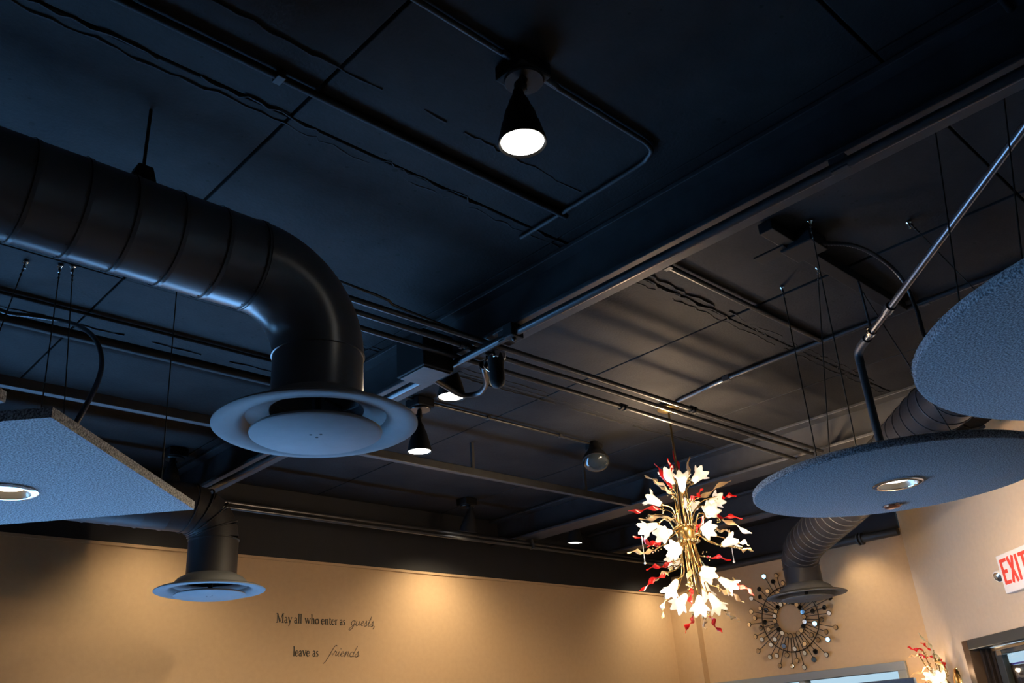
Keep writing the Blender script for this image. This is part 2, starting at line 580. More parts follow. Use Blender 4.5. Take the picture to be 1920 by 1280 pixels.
MB().box((LS0, -0.125, 0.02), (LS0 + 0.085, -0.085, leaf_z), EW).build('door_stile', M['greyframe'], d1, do, bevel=0.003)
MB().box((LS1 - 0.085, -0.125, 0.02), (LS1, -0.085, leaf_z), EW).build('door_stile', M['greyframe'], d1, do, bevel=0.003)
MB().box((LS0 + 0.085, -0.125, leaf_z - 0.035), (LS1 - 0.085, -0.085, leaf_z), EW).build('door_rail', M['greyframe'], d1, do, bevel=0.003)
MB().box((LS0 + 0.085, -0.125, 0.02), (LS1 - 0.085, -0.085, 0.25), EW).build('door_rail', M['greyframe'], d1, do, bevel=0.003)
MB().box((LS0 + 0.085, -0.108, 0.25), (LS1 - 0.085, -0.102, leaf_z - 0.035), EW).build('door_glass', M['glass'], d1, do)
cl = MB().box((LS0 + 0.03, -0.085, leaf_z - 0.012), (LS1 - 0.1, -0.055, leaf_z + 0.012), EW).build('door_closer', M['chrome'], d1, do, bevel=0.003)
MB().box((LS0 + 0.10, -0.085, leaf_z - 0.045), (LS0 + 0.17, -0.045, leaf_z - 0.012), EW).build('closer_arm', M['chrome'], cl, do, bevel=0.003)
# curtain on a rod outside the glass, leaving a strip of sky above it
rb = thing('curtain_rod', tuple(EW @ Vector((LS0 + 0.4, -0.145, 1.9))), 'violet curtain rod across the top of the entrance door glass', 'curtain rod')
MB().box((LS0 + 0.02, -0.152, 1.920), (LS1 - 0.02, -0.138, 1.931), EW).build('rod_bar', mat('violet_bar', (0.08, 0.05, 0.35), 0.4), rb, tuple(rb.location), bevel=0.002)
for s_ in (LS0 + 0.05, LS1 - 0.05):
    MB().box((s_ - 0.01, -0.156, 1.917), (s_ + 0.01, -0.127, 1.934), EW).build('rod_bracket', M['bronze_dark'], rb, tuple(rb.location))
cu = MB()
vs, fs = [], []
NC = 140
for i in range(NC + 1):
    s = LS0 + 0.02 + (LS1 - LS0 - 0.04) * i / NC
    off = -0.152 + 0.009 * math.sin(i * 0.95) + 0.004 * math.sin(i * 0.37 + 1)
    vs += [EW @ Vector((s, off, 0.15)), EW @ Vector((s, off, 1.917))]
for i in range(NC):
    fs.append((2 * i, 2 * i + 2, 2 * i + 3, 2 * i + 1))
cu.add(vs, fs)
co = cu.build('door_curtain', M['curtain'], None, tuple(EW @ Vector((LS0 + 0.4, -0.152, 0.15))), smooth=60)
sol = co.modifiers.new('thickness', 'SOLIDIFY')
sol.thickness = 0.003
tag(co, 'dark gathered curtain behind the glass of the entrance door', 'curtain')

# ------------------------------------------------------------------ steel beams and cross tube
BZ = 3.12


def beam(x0, x1, hx0, hx1, label):
    xm = (x0 + x1) / 2
    t = thing('steel_beam', (xm, 1.2, BZ), label, 'beam', 'black steel beams under the ceiling')
    o = (xm, 1.2, BZ)
    y0, y1 = YF, YB - 0.004
    MB().box((x0, y0, BZ), (x1, y1, BZ + 0.018)).build('bottom_flange', M['steel'], t, o, bevel=0.003)
    MB().box((xm - 0.006, y0, BZ + 0.018), (xm + 0.006, y1, CEIL - 0.020)).build('beam_web', M['steel'], t, o)
    MB().box((hx0, y0, CEIL - 0.020), (hx1, y1, CEIL - 0.002)).build('top_flange', M['steel'], t, o, bevel=0.003)
    return t


beam(2.17, 2.30, 2.17, 2.30, 'long black steel beam nearest the camera, rising across the picture to the upper right')
beam(4.845, 5.04, 4.845, 5.04, 'black steel beam beyond the chandelier, its flat underside lit pale')
beam(6.01, 6.15, 6.01, 6.15, 'farthest black steel beam, close to the mirror wall')

ct = thing('cross_tube', (1.2, 3.795, BZ), 'square steel tube crossing below the beams with a warm-lit side', 'steel tube')
MB().box((XL, 3.775, BZ), (4.845, 3.812, BZ + 0.045)).build('tube_body', M['steel'], ct, (1.2, 3.795, BZ), bevel=0.003)
for xx in (-1.4, 0.4, 3.4, 4.4):
    MB().box((xx - 0.01, 3.785, BZ + 0.045), (xx + 0.01, 3.80, CEIL - 0.003)).build('hanger_strap', M['steel'], ct, (1.2, 3.795, BZ))


# ------------------------------------------------------------------ conduits and pipes
def conduit(name, path, r, label, cat='conduit', group=None, m='pipe', couplings=(), clips=(), seg=10):
    o0 = Vector(path[0])
    t = thing(name, o0, label, cat, group)
    MB().tube(path, r, seg).build('conduit_pipe', M[m], t, o0, smooth=40)
    for c, d in couplings:
        c = Vector(c)
        d = Vector(d).normalized()
        for k in (-1, 1):
            MB().lathe([(r * 1.05, -0.006), (r * 1.55, -0.006), (r * 1.55, 0.006), (r * 1.05, 0.006)], frame_to(d, c + d * 0.014 * k), 12).build('coupling_nut', M[m], t, o0)
    for c in clips:
        c = Vector(c)
        MB().box((c.x - 0.012, c.y - r * 1.6, c.z - r * 1.15), (c.x + 0.012, c.y + r * 1.6, min(c.z + r * 1.6, CEIL - 0.003))).build('pipe_strap', M['steel'], t, o0, bevel=0.002)
    return t


CG = 'three parallel conduits below the beams'
conduit('electrical_conduit', [(XL, 2.31, 3.105), (4.83, 2.31, 3.105)], 0.011, 'uppermost of the three parallel conduits crossing the near beam', group=CG, couplings=[((3.55, 2.31, 3.105), (1, 0, 0))])
conduit('electrical_conduit', [(XL, 2.39, 3.105), (2.3, 2.385, 3.105), (4.83, 2.37, 3.105)], 0.011, 'middle of the three parallel conduits crossing the near beam', group=CG, couplings=[((2.12, 2.385, 3.105), (1, 0, 0))])
conduit('electrical_conduit', [(XL, 2.485, 3.105), (4.83, 2.485, 3.105)], 0.011, 'lowest of the three parallel conduits, with a coupling near the dark dome', group=CG, couplings=[((3.22, 2.485, 3.105), (1, 0, 0))])
conduit('control_cable', smooth_path([(XL, 2.22, 3.13), (1.2, 2.26, 3.13), (1.75, 2.30, 3.125), (2.16, 2.33, 3.12)], 6), 0.005, 'thin black cable converging with the conduits left of the near beam', 'cable')
conduit('beam_conduit', [(2.166, YF, 3.082), (2.175, 5.1, 3.082)], 0.016, 'long black pipe fixed under the near beam', clips=[(2.17, 0.8, 3.085), (2.17, 2.2, 3.085), (2.17, 3.6, 3.085)])
conduit('ceiling_conduit', [(XL, 1.70, 3.317), (2.02, 1.70, 3.317)], 0.011, 'straight conduit on the ceiling slab left of the near beam', m='dark', clips=[(-0.5, 1.70, 3.317), (0.9, 1.70, 3.317)])
conduit('ceiling_conduit', [(2.46, 1.70, 3.315), (3.80, 1.70, 3.315)], 0.011, 'short straight conduit on the brown-lit slab, joining a cross conduit', clips=[(2.6, 1.70, 3.315)])
conduit('ceiling_conduit', smooth_path([(3.88, 2.62, 3.315), (3.86, 2.50, 3.315), (3.815, 2.2, 3.312), (3.80, 1.5, 3.312), (3.79, -1.2, 3.312)], 8), 0.013, 'ceiling conduit leading away from the chandelier canopy to the upper right', clips=[(3.815, 2.25, 3.312), (3.80, 1.2, 3.312)])
conduit('ceiling_conduit', smooth_path([(XL, 1.254, 3.317), (1.24, 1.256, 3.317), (1.30, 1.25, 3.315)], 4), 0.008, 'thin conduit entering the box of the big near spotlight from the left', m='steel')
conduit('ceiling_conduit', smooth_path([(1.42, 1.258, 3.317), (1.80, 1.258, 3.317), (1.93, 1.262, 3.317), (1.975, 1.30, 3.317), (1.99, 1.40, 3.317), (1.99, 1.9, 3.317)], 6), 0.008, 'thin conduit bending along the near beam past the big spotlight', m='steel')
conduit('ceiling_conduit', [(XL, 3.36, 3.315), (2.02, 3.36, 3.315)], 0.007, 'thin line of conduit on the slab beside the big duct', m='dark')
conduit('sprinkler_main', [(XL, 3.435, 3.25), (2.03, 3.435, 3.25)], 0.021, 'thick dark pipe running behind the big duct', 'pipe', m='dark', couplings=[((0.7, 3.43, 3.25), (1, 0, 0))])
conduit('ceiling_conduit', [(2.45, 3.39, 3.317), (4.07, 3.392, 3.317)], 0.008, 'thin conduit with bright straps leading to the dark dome', clips=[(2.73, 3.39, 3.317), (3.17, 3.39, 3.317), (3.75, 3.392, 3.317)])
conduit('ceiling_conduit', [(XL, 0.29, 3.315), (6.0, 0.29, 3.315)], 0.012, 'conduit crossing the extreme upper right corner of the picture')
conduit('wall_pipe', [(XL, 4.90, 3.105), (6.9, 4.90, 3.08)], 0.02, 'upper dark pipe of the pair along the back wall', 'pipe', 'pair of pipes along the back wall', clips=[(4.95, 4.90, 3.09)])
conduit('wall_pipe', [(XL, 4.88, 3.066), (6.9, 4.88, 3.05)], 0.014, 'lower dark pipe of the pair along the back wall', 'pipe', 'pair of pipes along the back wall', clips=[(4.95, 4.88, 3.055)])
conduit('mirror_wall_pipe', [(7.13, 5.0, 3.02), (7.13, 2.93, 3.0)], 0.032, 'thick black pipe along the top of the mirror wall', 'pipe', couplings=[((7.13, 3.25, 3.003), (0, 1, 0)), ((7.13, 3.6, 3.006), (0, 1, 0))], m='steel')

# glossy sprinkler pipe on the right: diagonal run, elbow, drop into the felt disc
sp = thing('sprinkler_pipe', (3.42, 1.384, 3.05), 'glossy pipe slanting from the upper right edge down to an elbow and a drop', 'pipe')
so = (3.42, 1.384, 3.05)
MB().tube([(1.2, -0.84, 3.142), (2.426, 0.389, 3.088), (3.37, 1.335, 3.05)], 0.0135, 14).build('pipe_run', M['pipe_gloss'], sp, so, smooth=40)
MB().tube(smooth_path([(3.34, 1.305, 3.05), (3.40, 1.365, 3.047), (3.424, 1.388, 3.03), (3.43, 1.393, 2.99)], 5), 0.018, 14).build('elbow_fitting', M['steel'], sp, so, smooth=40)
MB().tube([(3.43, 1.393, 3.0), (3.43, 1.393, 2.429)], 0.0165, 14).build('drop_pipe', M['steel'], sp, so, smooth=40)
MB().tube([(3.30, 1.265, CEIL - 0.046), (3.30, 1.265, 3.07)], 0.005, 8).build('hanger_rod', M['steel'], sp, so, smooth=40)
MB().lathe([(0.015, -0.012), (0.019, -0.012), (0.019, 0.012), (0.015, 0.012)], frame_to((1, 1, -0.04), (3.30, 1.265, 3.053)), 16).build('hanger_clamp', M['chrome'], sp, so)
MB().box((3.285, 1.25, 3.066), (3.33, 1.28, 3.075)).build('clamp_bolt', M['chrome'], sp, so)
MB().lathe([(0.015, -0.02), (0.02, -0.02), (0.02, 0.02), (0.015, 0.02)], frame_to((1, 1, -0.04), (3.16, 1.125, 3.059)), 16).build('pipe_coupling', M['pipe_gloss'], sp, so)

# strut channel, box and flexible conduit on the slab at right
sc = thing('strut_channel', (3.2, 1.29, CEIL - 0.002), 'dark channel fixed across the slab behind the slanting pipe', 'channel')
MB().box((2.64, 1.262, CEIL - 0.045), (2.795, 1.318, CEIL - 0.003)).build('channel_piece', M['dark'], sc, (3.2, 1.29, CEIL - 0.002), bevel=0.003)
MB().box((2.935, 1.262, CEIL - 0.045), (3.76, 1.318, CEIL - 0.003)).build('channel_piece', M['dark'], sc, (3.2, 1.29, CEIL - 0.002), bevel=0.003)
jb = thing('junction_box', (2.87, 1.27, CEIL - 0.002), 'black junction box where the ribbed flexible conduit starts, right of the near beam', 'junction box')
MB().box((2.80, 1.20, CEIL - 0.06), (2.93, 1.33, CEIL - 0.003)).build('box_body', M['dark'], jb, tuple(jb.location), bevel=0.005)
MB().box((2.775, 1.30, CEIL - 0.05), (2.84, 1.43, CEIL - 0.042)).build('cover_plate', M['dark'], jb, tuple(jb.location), bevel=0.002)


def flex(name, pts, r, label):
    path = smooth_path(pts, 14)
    o0 = path[0]
    t = thing(name, o0, label, 'flexible conduit')
    L = [0]
    for a, b in zip(path, path[1:]):
        L.append(L[-1] + (b - a).length)
    n = int(L[-1] / 0.006)
    P, R = [], []
    k = 0
    for i in range(n + 1):
        d = L[-1] * i / n
        while k < len(L) - 2 and L[k + 1] < d:
            k += 1
        u = (d - L[k]) / max(L[k + 1] - L[k], 1e-6)
        P.append(path[k].lerp(path[k + 1], u))
        R.append(r * (1.0 if i % 2 else 0.8))
    MB().tube(P, R, 8).build('ribbed_hose', M['pipe'], t, o0, smooth=80)
    MB().ball(path[0], r * 1.7, 10, 6).build('end_fitting', M['steel'], t, o0, smooth=60)
    return t


flex('flexible_conduit', [(2.87, 1.22, 3.285), (2.985, 1.13, 3.275), (3.12, 1.088, 3.24), (3.21, 1.065, 3.17), (3.25, 1.06, 3.05), (3.17, 1.03, 2.9), (2.93, 0.90, 2.7), (2.72, 0.65, 2.5), (2.65, 0.5, 2.446)], 0.009, 'ribbed black conduit arching down behind the slanting pipe to the larger felt disc')
flex('flexible_conduit', [(0.55, 3.385, 3.285), (0.614, 3.385, 3.28), (0.726, 3.379, 3.25), (0.807, 3.335, 3.24), (0.884, 3.275, 3.22), (0.922, 3.139, 3.15), (0.935, 2.997, 3.05), (0.94, 2.917, 2.95), (0.901, 2.795, 2.82), (0.80, 2.58, 2.62), (0.72, 2.50, 2.444)], 0.009, 'ribbed black conduit curving down to the square felt panel at left')

# ------------------------------------------------------------------ ducts and round diffusers
DR_ = 0.13


def ring(mb, c, d, r, w=0.004, t=0.004, seg=40):
    mb.lathe([(r, -w), (r + t, -w * 0.6), (r + t, w * 0.6), (r, w)], frame_to(d, c), seg)
    return mb


def diffuser(x, y, z, label):
    t = thing('air_diffuser', (x, y, z), label, 'air diffuser', 'round air diffusers')
    mt = Matrix.Translation((x, y, z))
    R = 0.283
    MB().lathe([(0.132, 0.045), (0.16, 0.034), (R - 0.02, 0.014), (R, 0.004), (R, 0.0), (R - 0.006, -0.003), (R - 0.03, -0.002), (0.222, 0.002), (0.208, 0.008), (0.197, 0.022), (0.186, 0.044), (0.170, 0.062), (0.145, 0.076), (0.126, 0.086), (0.124, 0.125)], mt, 72).build('outer_cone', M['diff'], t, (x, y, z), smooth=35)
    MB().lathe([(0.001, -0.026), (0.176, -0.026), (0.182, -0.023), (0.183, -0.019), (0.176, -0.014), (0.06, 0.0), (0.001, 0.002)], mt, 72).build('centre_plate', M['diff'], t, (x, y, z), smooth=35)
    MB().tube([(x, y, z), (x, y, z + 0.11)], 0.012, 10).build('plate_stem', M['dark'], t, (x, y, z))
    for k in range(3):
        a = 2 * PI * k / 3 + 0.4
        MB().tube([(x + 0.04 * math.cos(a), y + 0.04 * math.sin(a), z + 0.095), (x + 0.122 * math.cos(a), y + 0.122 * math.sin(a), z + 0.095)], 0.005, 6).build('spider_bar', M['dark'], t, (x, y, z))
        b = a + 0.5
        MB().lathe([(0.001, -0.0266), (0.004, -0.0268), (0.004, -0.0258)], Matrix.Translation((x + 0.016 * math.cos(b), y + 0.016 * math.sin(b), z)), 12).build('screw_hole', M['dark'], t, (x, y, z))
    return t


def duct_neck(t, o, x, y, z0, z1, m='duct_dark'):
    MB().tube([(x, y, z0), (x, y, z1)], DR_, 48, cap=False).build('duct_neck', M[m], t, o, smooth=40)
    ring(MB(), (x, y, z1), (0, 0, 1), DR_).build('seam_ring', M[m], t, o, smooth=30)


def arc(c, u, w, r, a0, a1, n):
    c, u, w = Vector(c), Vector(u), Vector(w)
    return [c + u * r * math.cos(a0 + (a1 - a0) * i / n) + w * r * math.sin(a0 + (a1 - a0) * i / n) for i in range(n + 1)]


# big near duct
DX, DY, DZc = 1.255, 2.047, 2.941
dk = thing('air_duct', (DX, DY, 2.545), 'large dark round duct with a smooth elbow, nearest at left', 'duct')
o = (DX, DY, 2.545)
duct_neck(dk, o, DX, DY, 2.545, 2.712, 'duct')
rb_ = DZc - 2.712
MB().tube(arc((DX - rb_, DY, 2.712), (1, 0, 0), (0, 0, 1), rb_, 0, PI / 2, 20), DR_ + 0.001, 56, cap=False).build('duct_elbow', M['duct'], dk, o, smooth=40)
x = DX - rb_
ring(MB(), (x, DY, DZc), (1, 0, 0), DR_).build('seam_ring', M['duct'], dk, o, smooth=30)
ks = 0
while x > XL + 0.05:
    w = 0.122 if ks % 3 else 0.115
    x2 = max(x - w, XL)
    MB().tube([(x, DY, DZc), (x - 0.012, DY, DZc), (x2 + 0.002, DY, DZc), (x2, DY, DZc)], [DR_ + 0.0025, DR_, DR_, DR_], 48, cap=False).build('duct_section', M['duct'], dk, o, smooth=40)
    if ks < 14:
        MB().lathe([(DR_ + 0.0026, -0.0016), (DR_ + 0.0036, -0.0016), (DR_ + 0.0036, 0.0016), (DR_ + 0.0026, 0.0016)], frame_to((1, 0, 0), (x - 0.012, DY, DZc)), 40).build('joint_band', M['dark'], dk, o)
    rv = MB()
    for k in range(12):
        a = 2 * PI * k / 12 + 0.2 * ks
        rv.ball((x - 0.018, DY + math.cos(a) * DR_, DZc + math.sin(a) * DR_), 0.0022, 6, 4)
    tag(rv.build('rivet_row', M['duct'], dk, o), kind='stuff')
    x = x2
    ks += 1
for hx in (0.70, -1.2):
    MB().tube([(hx, DY, 3.06), (hx, DY, CEIL - 0.003)], 0.005, 8).build('hanger_rod', M['dark'], dk, o)
    MB().prism([(-0.045, 3.045), (0.045, 3.045), (0.02, 3.13), (-0.02, 3.13)], -0.02, 0.02, Matrix(((1, 0, 0, hx), (0, 0, 1, DY), (0, 1, 0, 0), (0, 0, 0, 1)))).build('hanger_bracket', M['dark'], dk, o, bevel=0.003)
diffuser(DX, DY, 2.5, 'large round diffuser nearest the camera, at the end of the big elbow')

# small duct at left, gored elbow
EX_, EY_, EZ_ = 2.163, 4.532, 2.925
dk2 = thing('air_duct', (EX_, EY_, 2.545), 'round duct with a segmented elbow in front of the back wall', 'duct')
o = (EX_, EY_, 2.545)
duct_neck(dk2, o, EX_, EY_, 2.545, 2.765)
rr = EZ_ - 2.765
an = arc((EX_ - rr, EY_, 2.765), (1, 0, 0), (0, 0, 1), rr, 0, PI / 2, 4)
for i in range(4):
    MB().tube([an[i], an[i + 1]], DR_, 40, cap=False).build('elbow_gore', M['duct_dark'], dk2, o, smooth=40)
    dd = (an[i + 1] - an[max(i - 1, 0)]) if i else Vector((0, 0, 1))
    ring(MB(), an[i + 1], (an[min(i + 2, 4)] - an[i]), DR_ + 0.002, 0.005, 0.006).build('seam_ring', M['duct_dark'], dk2, o, smooth=30)
x = EX_ - rr
while x > XL + 0.05:
    x2 = max(x - 0.13, XL)
    MB().tube([(x, EY_, EZ_), (x - 0.014, EY_, EZ_), (x2, EY_, EZ_)], [DR_ + 0.004, DR_, DR_], 40, cap=False).build('duct_section', M['duct_dark'], dk2, o, smooth=40)
    x = x2
diffuser(EX_, EY_, 2.5, 'round pale-lit diffuser before the back wall, left of the lettering')

# far right spiral duct
FX, FY = 6.11, 3.274
dk3 = thing('air_duct', (FX, FY, 2.545), 'ribbed spiral duct rising to the right behind the felt discs', 'duct')
o = (FX, FY, 2.545)
duct_neck(dk3, o, FX, FY, 2.545, 2.70)
fp = smooth_path([(FX, FY, 2.70), (FX - 0.015, FY - 0.015, 2.755), (FX - 0.11, FY - 0.11, 2.82), (5.72, 2.885, 2.85), (5.2, 2.37, 2.875), (4.75, 1.92, 2.93), (4.34, 1.51, 2.975), (4.02, 1.19, 2.985), (3.2, 0.37, 3.0)], 12)
MB().tube(fp, DR_, 40, cap=False).build('spiral_tube', M['duct_dark'], dk3, o, smooth=50)
L = [0]
for a, b in zip(fp, fp[1:]):
    L.append(L[-1] + (b - a).length)
hp = []
TT = [(fp[min(i + 1, len(fp) - 1)] - fp[max(i - 1, 0)]).normalized() for i in range(len(fp))]
pitch = 0.105
nst = int(L[-1] / pitch * 28)
k = 0
for i in range(nst + 1):
    d = L[-1] * i / nst
    while k < len(L) - 2 and L[k + 1] < d:
        k += 1
    u = (d - L[k]) / max(L[k + 1] - L[k], 1e-6)
    c = fp[k].lerp(fp[k + 1], u)
    tt = TT[k].lerp(TT[k + 1], u).normalized()
    hN = Vector((1, -1, 0)).normalized()
    hN = (hN - tt * hN.dot(tt)).normalized()
    hB = tt.cross(hN)
    a = 2 * PI * d / pitch
    hp.append(c + (hN * math.cos(a) + hB * math.sin(a)) * (DR_ + 0.001))
MB().tube(hp, 0.004, 6).build('spiral_rib', M['seam'], dk3, o, smooth=50)
diffuser(FX, FY, 2.5, 'round diffuser hanging in front of the sunburst mirror')


# ------------------------------------------------------------------ felt clouds with recessed lights
def wires(t, o, lst):
    for (a, b) in lst:
        w = MB().tube([a, b], 0.0022, 6).build('hanging_wire', M['wire'], t, o)
        MB().lathe([(0.001, 0.0), (0.010, 0.0), (0.011, -0.006), (0.006, -0.014), (0.004, -0.03), (0.001, -0.031)], Matrix.Translation(Vector(a)), 12).build('ceiling_anchor', M['chrome'], w, o, smooth=40)
        for k in range(3):
            q = Vector(a).lerp(Vector(b), 0.03 + 0.025 * k)
            MB().ball(q, 0.005, 8, 5).build('wire_grip', M['wire'], w, o, smooth=60)


def rim_profile(R, z, th, rb=0.006):
    return [(0.001, z), (R - rb, z), (R - rb * 0.3, z + rb * 0.3), (R, z + rb), (R, z + th - rb), (R - rb, z + th), (0.001, z + th)]


def disc(cx, cy, z, R, label, wl, hole=0.0):
    t = thing('felt_disc', (cx, cy, z), label, 'ceiling panel', 'round felt ceiling discs')
    prof = rim_profile(R, z, 0.028)
    if hole:
        prof = [(hole, z)] + prof[1:-1] + [(hole, z + 0.028), (hole, z)]
    MB().lathe(prof, Matrix.Translation((cx, cy, 0)), 128).build('felt_board', M['felt_dark'], t, (cx, cy, z), smooth=50)
    fz = MB()
    rf = random.Random(int(R * 1000))
    for k in range(1500):      # fibres standing off the cut edge
        a = rf.uniform(0, 2 * PI)
        zz = z + rf.uniform(0.0, 0.028)
        l = rf.uniform(0.002, 0.007)
        ca, sa = math.cos(a), math.sin(a)
        d = 0.0006
        b = a + rf.uniform(-0.6, 0.6)
        p0 = Vector((cx + R * ca, cy + R * sa, zz))
        p1 = p0 + Vector((math.cos(b) * l, math.sin(b) * l, rf.uniform(-0.003, 0.003)))
        tt = Vector((-sa, ca, 0)) * d
        fz.add([p0 - tt, p0 + tt, p1], [(0, 1, 2)])
        fz.add([p0 - Vector((0, 0, d)), p0 + Vector((0, 0, d)), p1], [(0, 1, 2)])
    tag(fz.build('edge_fibres', M['felt_dark'], t, (cx, cy, z)), kind='stuff')
    wires(t, (cx, cy, z), wl)
    return t


FZ = 2.40
disc(3.108, 1.238, FZ, 0.497, 'smaller round blue-grey felt disc with a lit downlight, at right',
     [((3.163, 1.528, CEIL), (2.831, 1.378, FZ + 0.028)), ((2.775, 1.18, CEIL), (2.80, 1.22, FZ + 0.028)), ((3.372, 1.305, CEIL), (3.36, 1.05, FZ + 0.028)), ((3.13, 1.345, CEIL), (3.20, 1.53, FZ + 0.028))], 0.066)
disc(2.401, 0.093, FZ, 0.707, 'larger round slate felt disc cut off by the right edge',
     [((2.486, 0.603, CEIL), (2.209, 0.639, FZ + 0.028)), ((2.558, 0.422, CEIL), (1.944, 0.416, FZ + 0.028)), ((3.091, 0.949, CEIL), (2.78, 0.55, FZ + 0.028)), ((2.3, -0.5, CEIL), (2.2, -0.4, FZ + 0.028))])

e_ = Vector((0.719, 0.695, 0))
n_ = Vector((-0.695, 0.719, 0))


def square(pa, side, label, wl, hole=None):
    pa = Vector((pa[0], pa[1], 0))
    t = thing('felt_square', (pa.x, pa.y, FZ), label, 'ceiling panel', 'square felt ceiling panels')
    pts = [pa, pa + e_ * side, pa + e_ * side + n_ * side, pa + n_ * side]
    if hole:
        hx, hy, hr = hole
        # sheet with a round hole: boundary points of square and circle at matching angles, corners included
        ang = sorted(set([2 * PI * k / 48 for k in range(48)] + [math.atan2(q.y - hy, q.x - hx) % (2 * PI) for q in pts]))
        rings = []
        for z_, outer in ((FZ, True), (FZ + 0.026, True), (FZ + 0.026, False), (FZ, False)):
            ring_ = []
            for a_ in ang:
                d_ = Vector((math.cos(a_), math.sin(a_), 0))
                if outer:
                    best = 9
                    for k in range(4):
                        p_, q_ = pts[k], pts[(k + 1) % 4]
                        nn = Vector((q_.y - p_.y, p_.x - q_.x, 0)).normalized()
                        den = d_.dot(nn)
                        if den > 1e-6:
                            best = min(best, (p_ - Vector((hx, hy, 0))).dot(nn) / den)
                    r_ = best
                else:
                    r_ = hr
                ring_.append(Vector((hx, hy, z_)) + d_ * r_)
            rings.append(ring_)
        na = len(ang)
        vs = [v for ring_ in rings for v in ring_]
        fs = [(i * na + k, i * na + (k + 1) % na, ((i + 1) % 4) * na + (k + 1) % na, ((i + 1) % 4) * na + k) for i in range(4) for k in range(na)]
        MB().add(vs, fs).build('felt_board', M['felt_light'], t, (pa.x, pa.y, FZ))
    else:
        MB().prism([(q.x, q.y) for q in pts], FZ, FZ + 0.026).build('felt_board', M['felt_light'], t, (pa.x, pa.y, FZ), bevel=0.002)
    wires(t, (pa.x, pa.y, FZ), wl)
    return t


square((0.576, 2.068), 0.872, 'square blue-grey felt panel with a lit downlight, lower left',
       [((0.838, 3.037, CEIL), (0.808, 2.716, FZ + 0.026)), ((1.135, 2.826, CEIL), (1.085, 2.663, FZ + 0.026)), ((0.802, 3.059, CEIL), (0.70, 2.60, FZ + 0.026)), ((0.70, 3.10, CEIL), (0.52, 2.74, FZ + 0.026))], (0.672, 2.728, 0.066))
# its neighbour in the row
pb = Vector((0.470, 2.03, 0)) - e_ * 0.872
square((pb.x, pb.y), 0.872, 'corner of a second square felt panel at the far left edge', [((-0.25, 2.3, CEIL), (-0.25, 2.25, FZ + 0.026)), ((-0.2, 1.6, CEIL), (-0.2, 1.6, FZ + 0.026))])


def downlight(x, y, z, label, power):
    t = thing('recessed_downlight', (x, y, z), label, 'downlight', 'round downlights in the felt panels')
    o = (x, y, z)
    mt = Matrix.Translation(o)
    MB().lathe([(0.064, 0.002), (0.066, -0.006), (0.078, -0.007), (0.085, -0.003), (0.085, -0.0005), (0.064, -0.0005)], mt, 56).build('trim_ring', M['chrome'], t, o, smooth=40)
    MB().lathe([(0.0645, -0.004), (0.060, 0.006), (0.055, 0.016), (0.052, 0.03), (0.001, 0.0305)], mt, 56).build('reflector', M['baffle'], t, o, smooth=40)
    MB().lathe([(0.001, 0.012), (0.047, 0.0125), (0.050, 0.016), (0.001, 0.022)], mt, 40).build('lamp_lens', M['lens_small'], t, o, smooth=40)
    MB().lathe([(0.001, 0.032), (0.05, 0.032), (0.05, 0.13), (0.001, 0.13)], mt, 32).build('lamp_can', M['dark'], t, o, smooth=40)
    ld = bpy.data.lights.new('downlight_lamp', 'SPOT')
    ld.energy = power
    ld.color = (1.0, 0.84, 0.62)
    ld.spot_size = math.radians(95)
    ld.spot_blend = 0.6
    ld.shadow_soft_size = 0.04
    lo = bpy.data.objects.new('downlight_lamp', ld)
    COL.objects.link(lo)
    lo.parent = t
    lo.location = (0, 0, 0.008)
    return t


downlight(3.108, 1.238, FZ - 0.0005, 'lit chrome-rimmed downlight set in the smaller round disc', 12)
downlight(0.672, 2.728, FZ - 0.0005, 'lit chrome-rimmed downlight set in the square panel at left', 12)
sk = thing('sprinkler_cover', (3.422, 1.405, FZ), 'small copper sprinkler cover under the smaller round disc', 'sprinkler')
MB().lathe([(0.001, -0.012), (0.026, -0.011), (0.03, -0.008), (0.031, -0.001), (0.001, -0.0005)], Matrix.Translation((3.422, 1.405, FZ)), 32).build('cover_plate', M['copper'], sk, (3.422, 1.405, FZ), smooth=40)
MB().lathe([(0.031, -0.004), (0.037, -0.003), (0.037, -0.0005), (0.031, -0.0005)], Matrix.Translation((3.422, 1.405, FZ)), 32).build('escutcheon', M['chrome'], sk, (3.422, 1.405, FZ), smooth=40)


